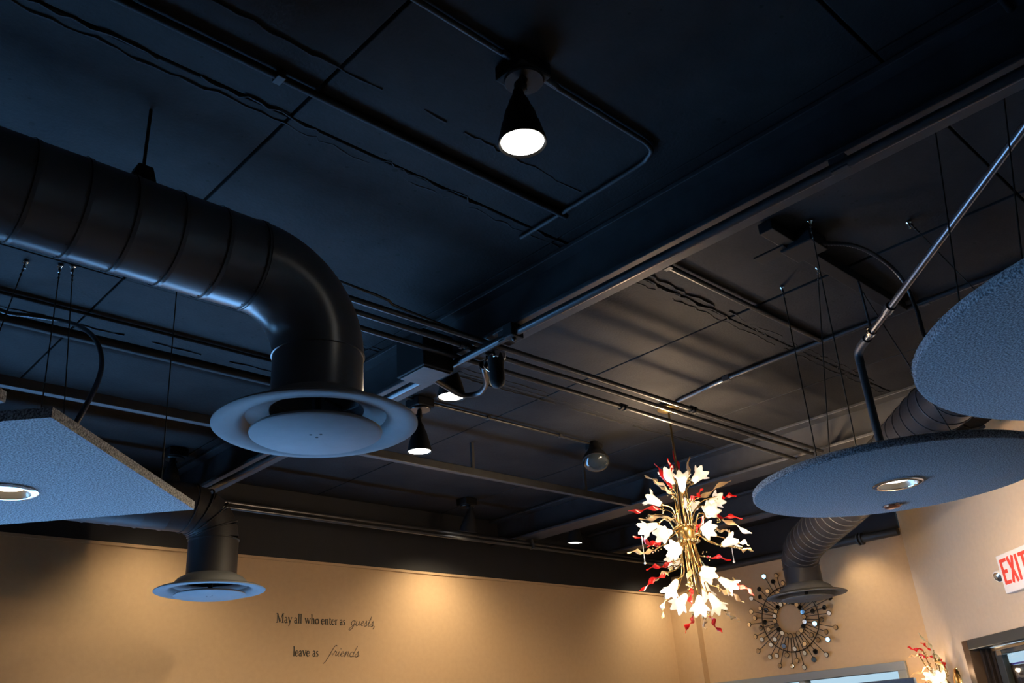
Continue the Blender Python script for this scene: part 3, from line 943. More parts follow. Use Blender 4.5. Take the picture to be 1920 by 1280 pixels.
# ------------------------------------------------------------------ cone spotlights
def cone_lamp(mx, my, lens, label, R=0.061, power=20, aim=None, es_m='lens', box=True, size=60, topz=CEIL, soft=0.03):
    """mount point on the ceiling, centre of the lens, optional other aim"""
    t = thing('cone_spotlight', (mx, my, topz - 0.002), label, 'spotlight', 'black cone spotlights')
    o = (mx, my, topz - 0.002)
    lens = Vector(lens)
    zt = topz - 0.002
    MB().box((mx - 0.055, my - 0.055, zt - 0.05), (mx + 0.055, my + 0.055, zt - 0.001)).build('junction_box', M['dark'], t, o, bevel=0.006)
    MB().lathe([(0.001, -0.051), (0.052, -0.051), (0.055, -0.056), (0.052, -0.061), (0.001, -0.062)], Matrix.Translation((mx, my, zt)), 40).build('canopy_plate', M['pipe'], t, o, smooth=40)
    MB().tube([(mx + 0.012, my + 0.012, zt - 0.06), (mx + 0.012, my + 0.012, zt - 0.075)], 0.008, 10).build('canopy_knob', M['dark'], t, o)
    aim = Vector(aim if aim else (0, 0, -1)).normalized()
    Lc = 0.172 * R / 0.061
    top = lens - aim * Lc
    kn = Vector((mx - 0.015, my - 0.015, zt - 0.065))
    MB().tube([kn, kn.lerp(top, 0.5) + Vector((0, 0, 0.004)), top], [0.011, 0.014, 0.013], 10).build('swivel_arm', M['dark'], t, o, smooth=50)
    MB().ball(kn.lerp(top, 0.6), 0.018, 12, 8).build('swivel_knuckle', M['dark'], t, o, smooth=60)
    fr = frame_to(-aim, lens)
    k = R / 0.061
    prof = [(0.056, 0.006), (0.061, 0.0), (0.0635, 0.002), (0.061, 0.016), (0.055, 0.04), (0.050, 0.062), (0.046, 0.070), (0.042, 0.092), (0.037, 0.108), (0.033, 0.114), (0.026, 0.138), (0.020, 0.150), (0.017, 0.155), (0.014, 0.172), (0.001, 0.173)]
    MB().lathe([(a * k, b * k) for a, b in prof], fr, 48).build('lamp_shade', M['dark'], t, o, smooth=35)
    MB().lathe([(0.001, 0.004 * k), (0.040 * k, 0.0045 * k), (0.0575 * k, 0.007 * k), (0.001, 0.012 * k)], fr, 40).build('lamp_lens', M[es_m], t, o, smooth=40)
    if power:
        ld = bpy.data.lights.new('spot_lamp', 'SPOT')
        ld.energy = power
        ld.color = (1.0, 0.79, 0.50)
        ld.spot_size = math.radians(size)
        ld.spot_blend = 1.0
        ld.shadow_soft_size = soft
        lo = bpy.data.objects.new('spot_lamp', ld)
        COL.objects.link(lo)
        lo.parent = t
        lo.location = lens + aim * 0.01 - Vector(o)
        lo.rotation_euler = aim.to_track_quat('-Z', 'Y').to_euler()
    return t


cone_lamp(1.385, 1.262, (1.357, 1.261, 3.05), 'big cone spotlight nearest the camera, lit white, top centre', power=40)
cone_lamp(2.47, 2.80, (2.352, 2.74, 3.05), 'lit cone spotlight just below the crossing of the near beam and conduits', power=110, size=172)
cone_lamp(2.70, 3.40, (2.67, 3.375, 3.03), 'lit cone spotlight half hidden by the near diffuser rim', power=110, size=172)
WASH = 42
cone_lamp(4.235, 4.81, (4.19, 4.76, 3.075), 'small lit cone spotlight by the back wall, above the quotation', power=WASH, aim=(0.08, 0.36, -1), size=135)
cone_lamp(5.20, 4.66, (5.19, 4.64, 3.06), 'small lit cone spotlight near the back wall, left of the chandelier', power=6, size=100, aim=(0, 0.1, -1))
cone_lamp(2.02, 4.80, (2.02, 4.83, 3.10), 'cone spotlight hidden behind the square panel, washing the back wall', power=WASH, aim=(0.16, 0.36, -1), size=112)
cone_lamp(6.66, 4.72, (6.72, 4.76, 3.07), 'cone spotlight behind the chandelier, washing the far corner', power=36, aim=(0.1, 0.36, -1), size=135)
cone_lamp(6.80, 3.36, (6.83, 3.36, 3.15), 'cone spotlight behind the round disc, washing the mirror wall', power=28, aim=(0.30, -0.08, -1), size=84)

cone_lamp(4.45, 0.90, (4.48, 0.93, 3.05), 'cone spotlight added out of view to light the entrance wall', power=90, aim=(1.0, 0.55, -0.75), size=80, soft=0.12)  # extra lamp beyond the view, added only to brighten the entrance wall

# unlit dome lamp on the slab
dm = thing('dome_lamp', (4.10, 3.43, CEIL - 0.002), 'unlit black bell-shaped lamp with a glossy lens, left of the chandelier', 'lamp')
o = (4.10, 3.43, CEIL - 0.002)
MB().lathe([(0.001, 0), (0.055, 0), (0.055, -0.03), (0.001, -0.031)], Matrix.Translation(o), 32).build('mount_plate', M['dark'], dm, o, smooth=40)
fr = frame_to((0.42, 0.35, 1.0), (3.99, 3.335, 3.175))
MB().lathe([(0.001, 0.165), (0.03, 0.165), (0.035, 0.14), (0.040, 0.11), (0.055, 0.075), (0.072, 0.045), (0.082, 0.02), (0.084, 0.0), (0.079, -0.002), (0.076, 0.01)], fr, 40).build('bell_housing', M['dark'], dm, o, smooth=40)
MB().lathe([(0.078, 0.003), (0.07, -0.012), (0.05, -0.024), (0.025, -0.031), (0.001, -0.033)], fr, 40).build('lamp_lens', M['lens_off'], dm, o, smooth=50)

# black cylinder and bent conduit below the beam crossing, box on the beam
cy = thing('cylinder_sensor', (2.255, 2.345, 3.085), 'black round-ended cylinder hanging where conduits pass the near beam', 'sensor')
o = (2.255, 2.345, 3.085)
MB().lathe([(0.001, 0.01), (0.03, 0.01), (0.034, -0.02), (0.031, -0.03), (0.031, -0.10), (0.028, -0.118), (0.018, -0.13), (0.001, -0.134)], Matrix.Translation((2.255, 2.345, 3.075)), 28).build('sensor_body', M['dark'], cy, o, smooth=45)
MB().box((2.225, 2.315, 3.06), (2.285, 2.375, 3.094)).build('mount_clip', M['chrome'], cy, o, bevel=0.004)
MB().tube(smooth_path([(2.235, 2.33, 3.085), (2.205, 2.34, 3.06), (2.20, 2.36, 3.03), (2.225, 2.355, 3.01)], 6), 0.003, 6).build('loop_wire', M['chrome'], cy, o, smooth=50)
conduit('bent_conduit', smooth_path([(2.24, 2.40, 3.06), (2.265, 2.43, 3.045), (2.36, 2.52, 3.05), (2.415, 2.62, 3.05), (2.40, 2.675, 3.05), (2.35, 2.69, 3.05), (2.26, 2.672, 3.06), (2.168, 2.645, 3.065)], 8), 0.012, 'black conduit bending in a hook beside the lit spotlight', couplings=[((2.25, 2.412, 3.056), (1, 1, 0))])
bx = thing('switch_box', (2.08, 2.60, 3.05), 'black square box on the near beam beside the hooked conduit', 'junction box')
MB().box((2.01, 2.50, 3.04), (2.165, 2.68, 3.2)).build('box_body', M['dark'], bx, (2.08, 2.60, 3.05), bevel=0.005)
MB().box((2.02, 2.51, 3.034), (2.155, 2.67, 3.04)).build('box_lid', M['steel'], bx, (2.08, 2.60, 3.05), bevel=0.002)
bx = thing('beam_box', (2.2, 2.2, 3.08), 'small black fitting on the pipe above the conduit crossing', 'junction box')
MB().box((2.14, 2.13, 3.062), (2.205, 2.18, 3.118)).build('box_body', M['dark'], bx, (2.2, 2.2, 3.08), bevel=0.004)
MB().ball((2.17, 2.15, 3.058), 0.01, 8, 6).build('lock_nut', M['steel'], bx, (2.2, 2.2, 3.08), smooth=60)

# ------------------------------------------------------------------ chandelier
CX, CY, CZ = 3.899, 2.698, 2.599
RV = Vector((0.7272, -0.6864, 0))          # sideways as seen from the entrance of the room
TV = Vector((-0.8247, -0.5655, 0))         # towards the middle of the room
UV = Vector((0, 0, 1))
ch = thing('chandelier', (CX, CY, CZ), 'brass chandelier of lit glass flowers and twisted red and amber ribbons', 'chandelier')
CO = (CX, CY, CZ)
C0 = Vector(CO)


def cl_pt(a, b, t):
    return C0 + RV * a + UV * b + TV * t


def flower_mesh(base, mouth, seed, size=1.0):
    rr_ = random.Random(seed)
    d = (mouth - base)
    Ln = max(d.length, 0.07) * 1.0
    Ln = min(Ln, 0.105)
    fr = frame_to(d, base)
    prof = [(0.010, 0.0), (0.016, 0.08), (0.022, 0.25), (0.027, 0.45), (0.031, 0.62), (0.038, 0.8), (0.050, 0.93), (0.058, 1.0)]
    seg = 30
    ph = rr_.uniform(0, 6)
    vs, fs = [], []
    for i, (r, u) in enumerate(prof):
        fl = max(0, (u - 0.45) / 0.55)
        for k in range(seg):
            a = 2 * PI * k / seg
            pet = math.cos(6 * a + ph)
            rad = r * size * (1 + 0.17 * fl * pet)
            z = u * Ln + 0.013 * fl * fl * pet * size - 0.010 * fl ** 3
            vs.append(fr @ Vector((rad * math.cos(a), rad * math.sin(a), z)))
    for i in range(len(prof) - 1):
        for k in range(seg):
            k2 = (k + 1) % seg
            fs.append((i * seg + k, i * seg + k2, (i + 1) * seg + k2, (i + 1) * seg + k))
    return MB().add(vs, fs), fr, Ln


def ribbon_mesh(p0, p1, seed, w=0.0145):
    """twisted, slightly wavy strip of blown glass, pointed at its free end"""
    rr_ = random.Random(seed)
    d = p1 - p0
    fr = frame_to(d, p0)
    Ln = d.length
    n = 34
    tw = (1.7 + rr_.random() * 1.1) * PI * (1 if rr_.random() < 0.5 else -1)
    ph = rr_.uniform(0, 6)
    wph = rr_.uniform(0, 6)
    vs, fs = [], []
    m_ = 8
    for i in range(n + 1):
        u = i / n
        ww = w * (0.35 + 0.75 * math.sin(PI * min(1, (u * 0.9 + 0.08)) ** 0.9)) * (0.72 + 0.28 * math.cos(2 * tw * u + ph))
        th = max(0.0022, 0.30 * ww)
        if u > 0.93:
            ww *= 0.72
        a = ph + tw * u
        amp = 0.009 * math.sin(PI * u)
        cx_ = amp * math.cos(7.5 * u + wph)
        cy_ = amp * math.sin(7.5 * u + wph)
        for k in range(m_):
            q = 2 * PI * k / m_
            ex, ey = ww * math.cos(q), th * math.sin(q)
            vs.append(fr @ Vector((cx_ + ex * math.cos(a) - ey * math.sin(a), cy_ + ex * math.sin(a) + ey * math.cos(a), u * Ln)))
    for i in range(n):
        for k in range(m_):
            k2 = (k + 1) % m_
            fs.append((i * m_ + k, i * m_ + k2, (i + 1) * m_ + k2, (i + 1) * m_ + k))
    fs.append(tuple(range(m_ - 1, -1, -1)))
    fs.append(tuple(n * m_ + k for k in range(m_)))
    return MB().add(vs, fs)


def arm(base, r=0.0045, seed=0, spread=0.03):
    """brass tube rising or falling in the bundle, then bending out to the given point"""
    rr_ = random.Random(seed)
    loc = base - C0
    h = Vector((loc.x, loc.y, 0))
    hd = h.normalized() if h.length > 1e-4 else RV
    sgn = 1 if loc.z > -0.05 else -1
    a = C0 + hd * rr_.uniform(0.018, 0.036) + UV * (0.015 * sgn)
    if abs(loc.z) < 0.10:
        sgn = 1 if rr_.random() < 0.5 else -1
        b = C0 + hd * 0.045 + UV * (loc.z * 0.55 + 0.05 * sgn)
        c = C0 + h * 0.62 + UV * (loc.z + 0.028)
    else:
        b = C0 + hd * 0.042 + UV * (loc.z * 0.42)
        c = C0 + h * 0.52 + UV * (loc.z * 0.86)
    return smooth_path([a, b, c, base], 7)


FL = [(-0.032, 0.272, -0.066, 0.375, -0.05), (0.012, 0.201, 0.021, 0.289, 0.15), (0.069, 0.273, 0.137, 0.339, 0), (-0.107, 0.165, -0.186, 0.22, 0), (0.135, 0.16, 0.207, 0.195, -0.05), (0.123, 0.055, 0.147, 0.077, 0.2), (-0.144, 0.055, -0.225, 0.021, 0.05), (-0.075, -0.011, -0.133, -0.036, 0.2), (0.082, 0.006, 0.124, -0.021, 0.14), (0.174, -0.076, 0.249, -0.05, 0.05), (-0.038, -0.094, -0.082, -0.108, 0.16), (0.059, -0.199, 0.08, -0.253, 0.2), (0.132, -0.24, 0.202, -0.302, 0.05), (-0.084, -0.231, -0.133, -0.308, 0.03), (-0.047, -0.314, -0.103, -0.382, 0.1), (0.017, -0.333, 0.007, -0.425, 0.18), (0.07, -0.315, 0.114, -0.412, 0.08),
      (0.03, 0.15, 0.05, 0.22, -0.22), (-0.07, -0.05, -0.10, -0.10, -0.22), (0.05, -0.22, 0.06, -0.30, -0.2)]
RED = [(0.014, 0.299, -0.007, 0.46, 0), (-0.024, 0.322, -0.042, 0.435, -0.06), (-0.041, 0.239, -0.117, 0.379, 0.06), (-0.119, 0.137, -0.287, 0.134, 0.05), (0.047, 0.157, 0.122, 0.213, 0.1), (0.2, 0.201, 0.299, 0.198, -0.05), (0.16, 0.109, 0.311, 0.085, -0.1), (0.052, -0.023, 0.101, 0.05, 0.2), (-0.148, -0.05, -0.284, 0.014, -0.02), (-0.131, -0.049, -0.207, -0.079, 0.15), (-0.095, -0.14, -0.234, -0.173, 0.03), (-0.129, -0.198, -0.28, -0.281, 0.08), (0.089, -0.135, 0.206, -0.163, 0.1), (0.213, -0.253, 0.297, -0.331, 0), (-0.02, -0.301, -0.026, -0.385, 0.2), (-0.029, -0.419, -0.079, -0.5, 0.1), (0.05, -0.419, 0.104, -0.504, 0.03)]
AMB = [(0.047, 0.293, 0.08, 0.429, -0.03), (-0.075, 0.262, -0.182, 0.355, -0.08), (-0.047, 0.202, -0.13, 0.283, 0.1), (0.079, 0.177, 0.28, 0.26, 0.05), (-0.052, 0.088, -0.242, 0.101, 0.0), (0.195, 0.061, 0.341, -0.022, 0.03), (0.153, 0.004, 0.232, -0.026, 0.1), (0.254, -0.042, 0.321, -0.07, -0.05), (0.254, -0.098, 0.329, -0.123, 0.08), (-0.177, -0.076, -0.32, -0.083, 0.04), (-0.098, -0.161, -0.199, -0.217, -0.05), (-0.025, -0.283, -0.009, -0.175, 0.18), (-0.154, -0.305, -0.191, -0.414, -0.02), (0.124, -0.29, 0.237, -0.372, 0.08), (0.141, -0.399, 0.203, -0.456, 0), (0.022, -0.436, 0.027, -0.488, 0.08), (-0.178, 0.133, -0.205, 0.121, -0.1)]

MB().lathe([(0.001, 0), (0.06, 0), (0.06, -0.02), (0.001, -0.021)], Matrix.Translation((CX, CY, CEIL - 0.003)), 32).build('canopy_box', M['dark'], ch, CO, smooth=40)
MB().lathe([(0.062, -0.02), (0.06, -0.03), (0.03, -0.045), (0.008, -0.05), (0.001, -0.05)], Matrix.Translation((CX, CY, CEIL - 0.003)), 32).build('canopy_cap', M['brass_dark'], ch, CO, smooth=40)
MB().tube([(CX, CY, CEIL - 0.05), (CX, CY, CZ)], 0.006, 10).build('hanging_rod', M['brass_dark'], ch, CO, smooth=40)
MB().lathe([(0.001, 0.045), (0.038, 0.045), (0.05, 0.03), (0.052, 0.01), (0.052, -0.02), (0.048, -0.035), (0.03, -0.045), (0.001, -0.045)], Matrix.Translation(CO), 32).build('hub', M['brass_dark'], ch, CO, smooth=35)
hb = MB()
for k in range(18):
    a = 2 * PI * k / 18
    hb.ball(C0 + Vector((0.058 * math.cos(a), 0.058 * math.sin(a), -0.038)), 0.009, 8, 6)
    hb.ball(C0 + Vector((0.055 * math.cos(a + 0.17), 0.055 * math.sin(a + 0.17), 0.04)), 0.007, 8, 6)
tag(hb.build('bead_ring', M['bead'], ch, CO, smooth=60), kind='stuff')

for i, (a0, b0, a1, b1, t) in enumerate(FL):
    base, mouth = cl_pt(a0, b0, t * 0.75), cl_pt(a1, b1, t + (0.03 if t > 0 else -0.02))
    mb_, fr, Ln = flower_mesh(base, mouth, 40 + i, 0.76)
    fo = mb_.build('flower_shade', M['flower'], ch, CO, smooth=70)
    fo.modifiers.new('thickness', 'SOLIDIFY').thickness = 0.0015
    bl = MB().lathe([(0.001, 0.004), (0.007, 0.012), (0.009, 0.03), (0.007, 0.044), (0.002, 0.054), (0.0005, 0.056)], fr, 10).build('bulb', M['bulb'], fo, CO, smooth=60)
    MB().lathe([(0.001, -0.012), (0.008, -0.010), (0.012, 0.0), (0.012, 0.007), (0.001, 0.008)], fr, 14).build('flower_cup', M['brass'], fo, CO, smooth=40)
    MB().tube(arm(base, seed=i), 0.0045, 8).build('arm', M['brass'], ch, CO, smooth=60)
    if i in (0, 1, 2, 4, 6, 9, 12, 13, 14, 16, 18, 19):
        ld = bpy.data.lights.new('flower_light', 'SPOT')
        ld.energy = 30.0 if i < 3 else {6: 26.0, 13: 30.0, 14: 60.0, 4: 30.0, 9: 72.0, 12: 105.0}.get(i, 60.0)
        ld.color = (1.0, 0.70, 0.42)
        ld.spot_size = math.radians(140 if i < 3 else 125)
        ld.spot_blend = 0.9
        ld.shadow_soft_size = 0.03
        lo = bpy.data.objects.new('flower_light', ld)
        COL.objects.link(lo)
        lo.parent = ch
        lo.location = (fr @ Vector((0, 0, Ln * 1.0))) - C0
        aim_ = RV * 0.75 - TV * 0.65 if i in (9, 12) else (-RV * 0.85 - TV * 0.4 if i in (6, 13) else mouth - base)
        lo.rotation_euler = aim_.to_track_quat('-Z', 'Y').to_euler()

for a_, b_, t_ in ((0.10, 0.02, 0.20), (-0.06, -0.12, 0.22), (0.0, 0.16, 0.22), (0.02, -0.36, 0.24)):
    ld = bpy.data.lights.new('flower_glow', 'POINT')
    ld.energy = 2.8
    ld.color = (1.0, 0.72, 0.45)
    ld.shadow_soft_size = 0.03
    lo = bpy.data.objects.new('flower_glow', ld)
    COL.objects.link(lo)
    lo.parent = ch
    lo.location = cl_pt(a_, b_, t_) - C0

for lst, key, lab in ((RED, 'red', 'twisted red glass ribbon'), (AMB, 'amber', 'twisted amber glass ribbon')):
    for i, (a0, b0, a1, b1, t) in enumerate(lst):
        p0, p1 = cl_pt(a0, b0, t * 0.8), cl_pt(a1, b1, t)
        sd = i * 7 + (100 if key == 'red' else 300)
        g = ribbon_mesh(p0, p1, sd).build('glass_ribbon', M[key], ch, CO, smooth=80)
        g['label'] = lab
        MB().tube(arm(p0, seed=sd), 0.003, 6).build('arm', M['brass'], ch, CO, smooth=60)
        bd = MB()
        rr_ = random.Random(sd)
        for k in range(7):
            q = p0 + (p0 - C0).normalized() * rr_.uniform(-0.03, 0.012) + Vector((rr_.uniform(-1, 1), rr_.uniform(-1, 1), rr_.uniform(-1, 1))) * 0.011
            bd.ball(q, rr_.uniform(0.003, 0.006), 7, 5)
        tag(bd.build('bead_cluster', M['bead'], g, CO, smooth=60), kind='stuff')
for a_, t_ in ((-0.235, 0.04), (0.222, 0.05)):
    pc = MB().tube([cl_pt(a_, 0.0 if a_ < 0 else -0.07, t_), cl_pt(a_, -0.135 if a_ < 0 else -0.16, t_)], 0.0022, 6).build('glass_drop', M['white'], ch, CO)
    MB().ball(cl_pt(a_, -0.14 if a_ < 0 else -0.165, t_), 0.007, 10, 6).build('drop_bead', M['white'], pc, CO, smooth=60)

# ------------------------------------------------------------------ sunburst mirror on the right wall
MY, MZ, MXW = 4.045, 2.485, XR
sm = thing('sunburst_mirror', (MXW, MY, MZ), 'sunburst of small round mirrors on bronze wires, on the far right wall', 'mirror')
mo = (MXW, MY, MZ)
MW = Matrix(((0, 0, -1, MXW - 0.035), (1, 0, 0, MY), (0, 1, 0, MZ), (0, 0, 0, 1)))
for R_, w_ in ((0.268, 0.0045), (0.135, 0.003)):
    pts = [MW @ Vector((R_ * math.cos(2 * PI * k / 64), R_ * math.sin(2 * PI * k / 64), 0)) for k in range(65)]
    MB().tube(pts, w_, 6, cap=False).build('wire_ring', M['iron'], sm, mo, smooth=60)
rm = random.Random(5)
NR = 44
for k in range(NR):
    a = 2 * PI * (k + 0.1) / NR
    outer = (0.415, 0.335, 0.375, 0.295)[k % 4] + rm.uniform(-0.008, 0.008)
    if k % 4 == 0:
        outer = 0.42 if rm.random() < 0.6 else 0.40
    inner = 0.14
    d = Vector((math.cos(a), math.sin(a), 0))
    MB().tube([MW @ (d * inner), MW @ (d * outer)], 0.0032, 5).build('rod', M['iron'], sm, mo)
    spots = [outer]
    if k % 2 == 0:
        spots.append(inner)
    if k % 3 == 0:
        spots.append(0.235 + rm.uniform(-0.01, 0.01))
    for s_ in spots:
        c = MW @ (d * s_ + Vector((0, 0, 0.006)))
        nrm = Vector((-1, rm.uniform(-0.22, 0.22), rm.uniform(-0.32, 0.12)))
        fr = frame_to(nrm, c)
        dd_ = MB().lathe([(0.001, -0.004), (0.0215, -0.004), (0.0225, 0.0), (0.0195, 0.0022), (0.001, 0.0022)], fr, 16).build('disc_backing', M['iron'], sm, mo, smooth=30)
        MB().lathe([(0.001, 0.0035), (0.0175, 0.0035), (0.019, 0.0024)], fr, 16).build('mirror_disc', M['mirror'], dd_, mo)
for a in (0.8, 2.9, 5.0):
    p_ = MW @ Vector((0.268 * math.cos(a), 0.268 * math.sin(a), 0))
    MB().tube([p_, (XR - 0.001, p_.y, p_.z)], 0.004, 6).build('wall_peg', M['iron'], sm, mo)

# ------------------------------------------------------------------ EXIT sign with emergency heads on the diagonal wall
es = thing('exit_sign', tuple(EW @ Vector((1.66, 0, 2.42))), 'white EXIT sign with red letters on the diagonal wall above the door', 'sign')
eo_ = tuple(es.location)
MB().box((1.453, 0.0, 2.305), (1.865, 0.055, 2.537), EW).build('sign_housing', M['white'], es, eo_, bevel=0.006)
lw = 0.021
lz0, lz1 = 2.355, 2.507


def estroke(mb, x0, z0, x1, z1, w=lw):
    a, b = Vector((x0, z0)), Vector((x1, z1))
    d = (b - a).normalized()
    nn = Vector((-d.y, d.x)) * w / 2
    poly = [a + nn, b + nn, b - nn, a - nn]
    vs = [EW @ Vector((q.x, 0.0552, q.y)) for q in poly] + [EW @ Vector((q.x, 0.0575, q.y)) for q in poly]
    mb.add(vs, [(0, 1, 2, 3), (7, 6, 5, 4), (0, 4, 5, 1), (1, 5, 6, 2), (2, 6, 7, 3), (3, 7, 4, 0)])


h = lw / 2
zm = (lz0 + lz1) / 2
e = MB()
x = 1.488
estroke(e, x + h + 0.002, lz0, x + h + 0.002, lz1, lw + 0.004)
for zz, xx in ((lz0 + h, 0.078), (zm, 0.066), (lz1 - h, 0.078)):
    estroke(e, x + lw + 0.004, zz, x + xx, zz)
e.build('letter', M['exit_red'], es, eo_)
e = MB()
x = 1.578
estroke(e, x + 0.010, lz0, x + 0.072, lz1, lw + 0.004)
estroke(e, x + 0.010, lz1, x + 0.036, zm + 0.010, lw + 0.004)
estroke(e, x + 0.046, zm - 0.010, x + 0.072, lz0, lw + 0.004)
e.build('letter', M['exit_red'], es, eo_)
e = MB()
estroke(e, 1.687, lz0, 1.687, lz1, lw + 0.004)
e.build('letter', M['exit_red'], es, eo_)
e = MB()
estroke(e, 1.764, lz0, 1.764, lz1 - lw, lw + 0.004)
estroke(e, 1.722, lz1 - h, 1.806, lz1 - h)
e.build('letter', M['exit_red'], es, eo_)
for s_, sg in ((1.425, -1), (1.893, 1)):
    hd = MB().lathe([(0.001, 0.03), (0.02, 0.028), (0.033, 0.015), (0.036, -0.005), (0.034, -0.015), (0.001, -0.016)], frame_to(EW.to_3x3() @ Vector((sg * 0.3, -0.75, 0.4)), EW @ Vector((s_, 0.05, 2.42))), 24).build('lamp_head', M['white'], es, eo_, smooth=40)
    MB().lathe([(0.001, -0.024), (0.02, -0.022), (0.030, -0.0165), (0.001, -0.0162)], frame_to(EW.to_3x3() @ Vector((sg * 0.3, -0.75, 0.4)), EW @ Vector((s_, 0.05, 2.42))), 24).build('lamp_lens', M['chrome'], hd, eo_, smooth=40)

# ------------------------------------------------------------------ wall sconce of the same glass as the chandelier
SB = EW @ Vector((0.36, 0, 1.80))
sn = thing('wall_sconce', tuple(SB), 'brass wall sconce with red and pale glass ribbons beside the door', 'wall lamp')
sno = tuple(SB)
nW = EW.to_3x3() @ Vector((0, 1, 0))
fr = frame_to(nW, EW @ Vector((0.36, 0.0, 1.80)))
mS = fr @ Matrix.Diagonal((0.075, 0.14, 1, 1))
# the plate is taller than wide
bp_ = MB()
prof = [(0.001, 0.022), (0.72, 0.020), (0.93, 0.012), (1.0, 0.0)]
segs = 40
vs, fs = [], []
for (r, z) in prof:
    for k in range(segs):
        a = 2 * PI * k / segs
        vs.append(EW @ Vector((0.36 + 0.062 * r * math.cos(a), z, 1.80 + 0.155 * r * math.sin(a))))
for i in range(len(prof) - 1):
    for k in range(segs):
        k2 = (k + 1) % segs
        fs.append((i * segs + k, i * segs + k2, (i + 1) * segs + k2, (i + 1) * segs + k))
bp_.add(vs, fs).build('back_plate', M['brass'], sn, sno, smooth=40)


def E3(s, n, z):
    return EW @ Vector((s, n, z))


SR = [('clearg', (0.315, 0.08, 2.03), (0.262, 0.16, 2.215), 0.013), ('red', (0.30, 0.10, 2.085), (0.235, 0.15, 2.145), 0.014), ('red', (0.245, 0.15, 2.09), (0.10, 0.20, 2.13), 0.015), ('red', (0.30, 0.10, 2.03), (0.17, 0.18, 2.075), 0.015), ('amber', (0.20, 0.17, 2.07), (0.105, 0.21, 2.06), 0.012), ('red', (0.325, 0.06, 1.95), (0.33, 0.07, 2.02), 0.018), ('amber', (0.24, 0.13, 1.985), (0.05, 0.2, 1.935), 0.016), ('red', (0.22, 0.17, 1.87), (0.10, 0.22, 1.84), 0.016), ('clearg', (0.33, 0.05, 1.93), (0.31, 0.08, 2.04), 0.012), ('green', (0.31, 0.05, 1.84), (0.27, 0.09, 1.88), 0.012), ('amber', (0.42, 0.1, 1.95), (0.5, 0.2, 2.0), 0.013), ('red', (0.38, 0.1, 1.70), (0.34, 0.18, 1.58), 0.014), ('amber', (0.30, 0.12, 1.72), (0.2, 0.2, 1.62), 0.014)]
names_ = {'clearg': 'pale glass ribbon', 'red': 'red glass ribbon', 'amber': 'amber glass ribbon', 'green': 'green glass leaf'}
for i, (k_, a, b, w) in enumerate(SR):
    p0, p1 = E3(*a), E3(*b)
    g = ribbon_mesh(p0, p1, 900 + i, w).build('glass_ribbon', M[k_], sn, sno, smooth=80)
    g['label'] = names_[k_]
    root_ = E3(0.36, 0.02, 1.80)
    mid = root_.lerp(p0, 0.5) + nW * 0.05
    MB().tube(smooth_path([root_, mid, p0], 8), 0.0035, 6).build('arm', M['brass'], sn, sno, smooth=60)
    bd = MB()
    rr_ = random.Random(500 + i)
    for k in range(9):
        q = p0.lerp(mid, rr_.uniform(0, 0.5)) + Vector((rr_.uniform(-1, 1), rr_.uniform(-1, 1), rr_.uniform(-1, 1))) * 0.012
        bd.ball(q, rr_.uniform(0.004, 0.007), 7, 5)
    tag(bd.build('bead_cluster', M['bead'], g, sno, smooth=60), kind='stuff')
for i, (a, b) in enumerate((((0.27, 0.10, 1.86), (0.20, 0.15, 1.945)), ((0.25, 0.12, 1.78), (0.17, 0.17, 1.80)), ((0.42, 0.12, 1.84), (0.46, 0.18, 1.90)))):
    p0, p1 = E3(*a), E3(*b)
    mb_, fr, Ln = flower_mesh(p0, p1, 70 + i, 0.95)
    fo = mb_.build('flower_shade', M['flower'], sn, sno, smooth=70)
    fo.modifiers.new('thickness', 'SOLIDIFY').thickness = 0.0015
    MB().lathe([(0.001, 0.004), (0.007, 0.012), (0.009, 0.03), (0.007, 0.044), (0.0005, 0.056)], fr, 10).build('bulb', M['bulb'], fo, sno, smooth=60)
    MB().tube(smooth_path([E3(0.36, 0.02, 1.80), E3(0.36, 0.02, 1.80).lerp(p0, 0.5) + nW * 0.03, p0], 8), 0.0045, 8).build('arm', M['brass'], sn, sno, smooth=60)
    ld = bpy.data.lights.new('flower_light', 'POINT')
    ld.energy = 1.6
    ld.color = (1.0, 0.70, 0.42)
    ld.shadow_soft_size = 0.012
    lo = bpy.data.objects.new('flower_light', ld)
    COL.objects.link(lo)
    lo.parent = sn
    lo.location = (fr @ Vector((0, 0, Ln * 1.02))) - Vector(sno)

# navy panel standing before the window
npn = thing('navy_screen', (6.9, 3.5, 0), 'dark blue padded screen standing in front of the window', 'screen')
MB().box((6.88, 2.98, 0.12), (6.93, 4.0, 1.915)).build('padded_panel', M['navy'], npn, (6.9, 3.5, 0), bevel=0.012)
for yy in (3.1, 3.88):
    MB().box((6.74, yy - 0.025, 0.0), (7.07, yy + 0.025, 0.03)).build('foot', M['steel'], npn, (6.9, 3.5, 0), bevel=0.004)
    MB().box((6.89, yy - 0.02, 0.03), (6.92, yy + 0.02, 0.13)).build('post', M['steel'], npn, (6.9, 3.5, 0))

# ------------------------------------------------------------------ lettering on the back wall
# pen strokes in units of the x-height: list of (points, width) per letter plus advance
def bez(p0, p1, p2, n=6):
    return [((1 - t) ** 2 * p0[0] + 2 * (1 - t) * t * p1[0] + t * t * p2[0], (1 - t) ** 2 * p0[1] + 2 * (1 - t) * t * p1[1] + t * t * p2[1]) for t in [i / n for i in range(n + 1)]]


def ell(cx, cy, rx, ry, a0, a1, n=14):
    return [(cx + rx * math.cos(math.radians(a0 + (a1 - a0) * i / n)), cy + ry * math.sin(math.radians(a0 + (a1 - a0) * i / n))) for i in range(n + 1)]


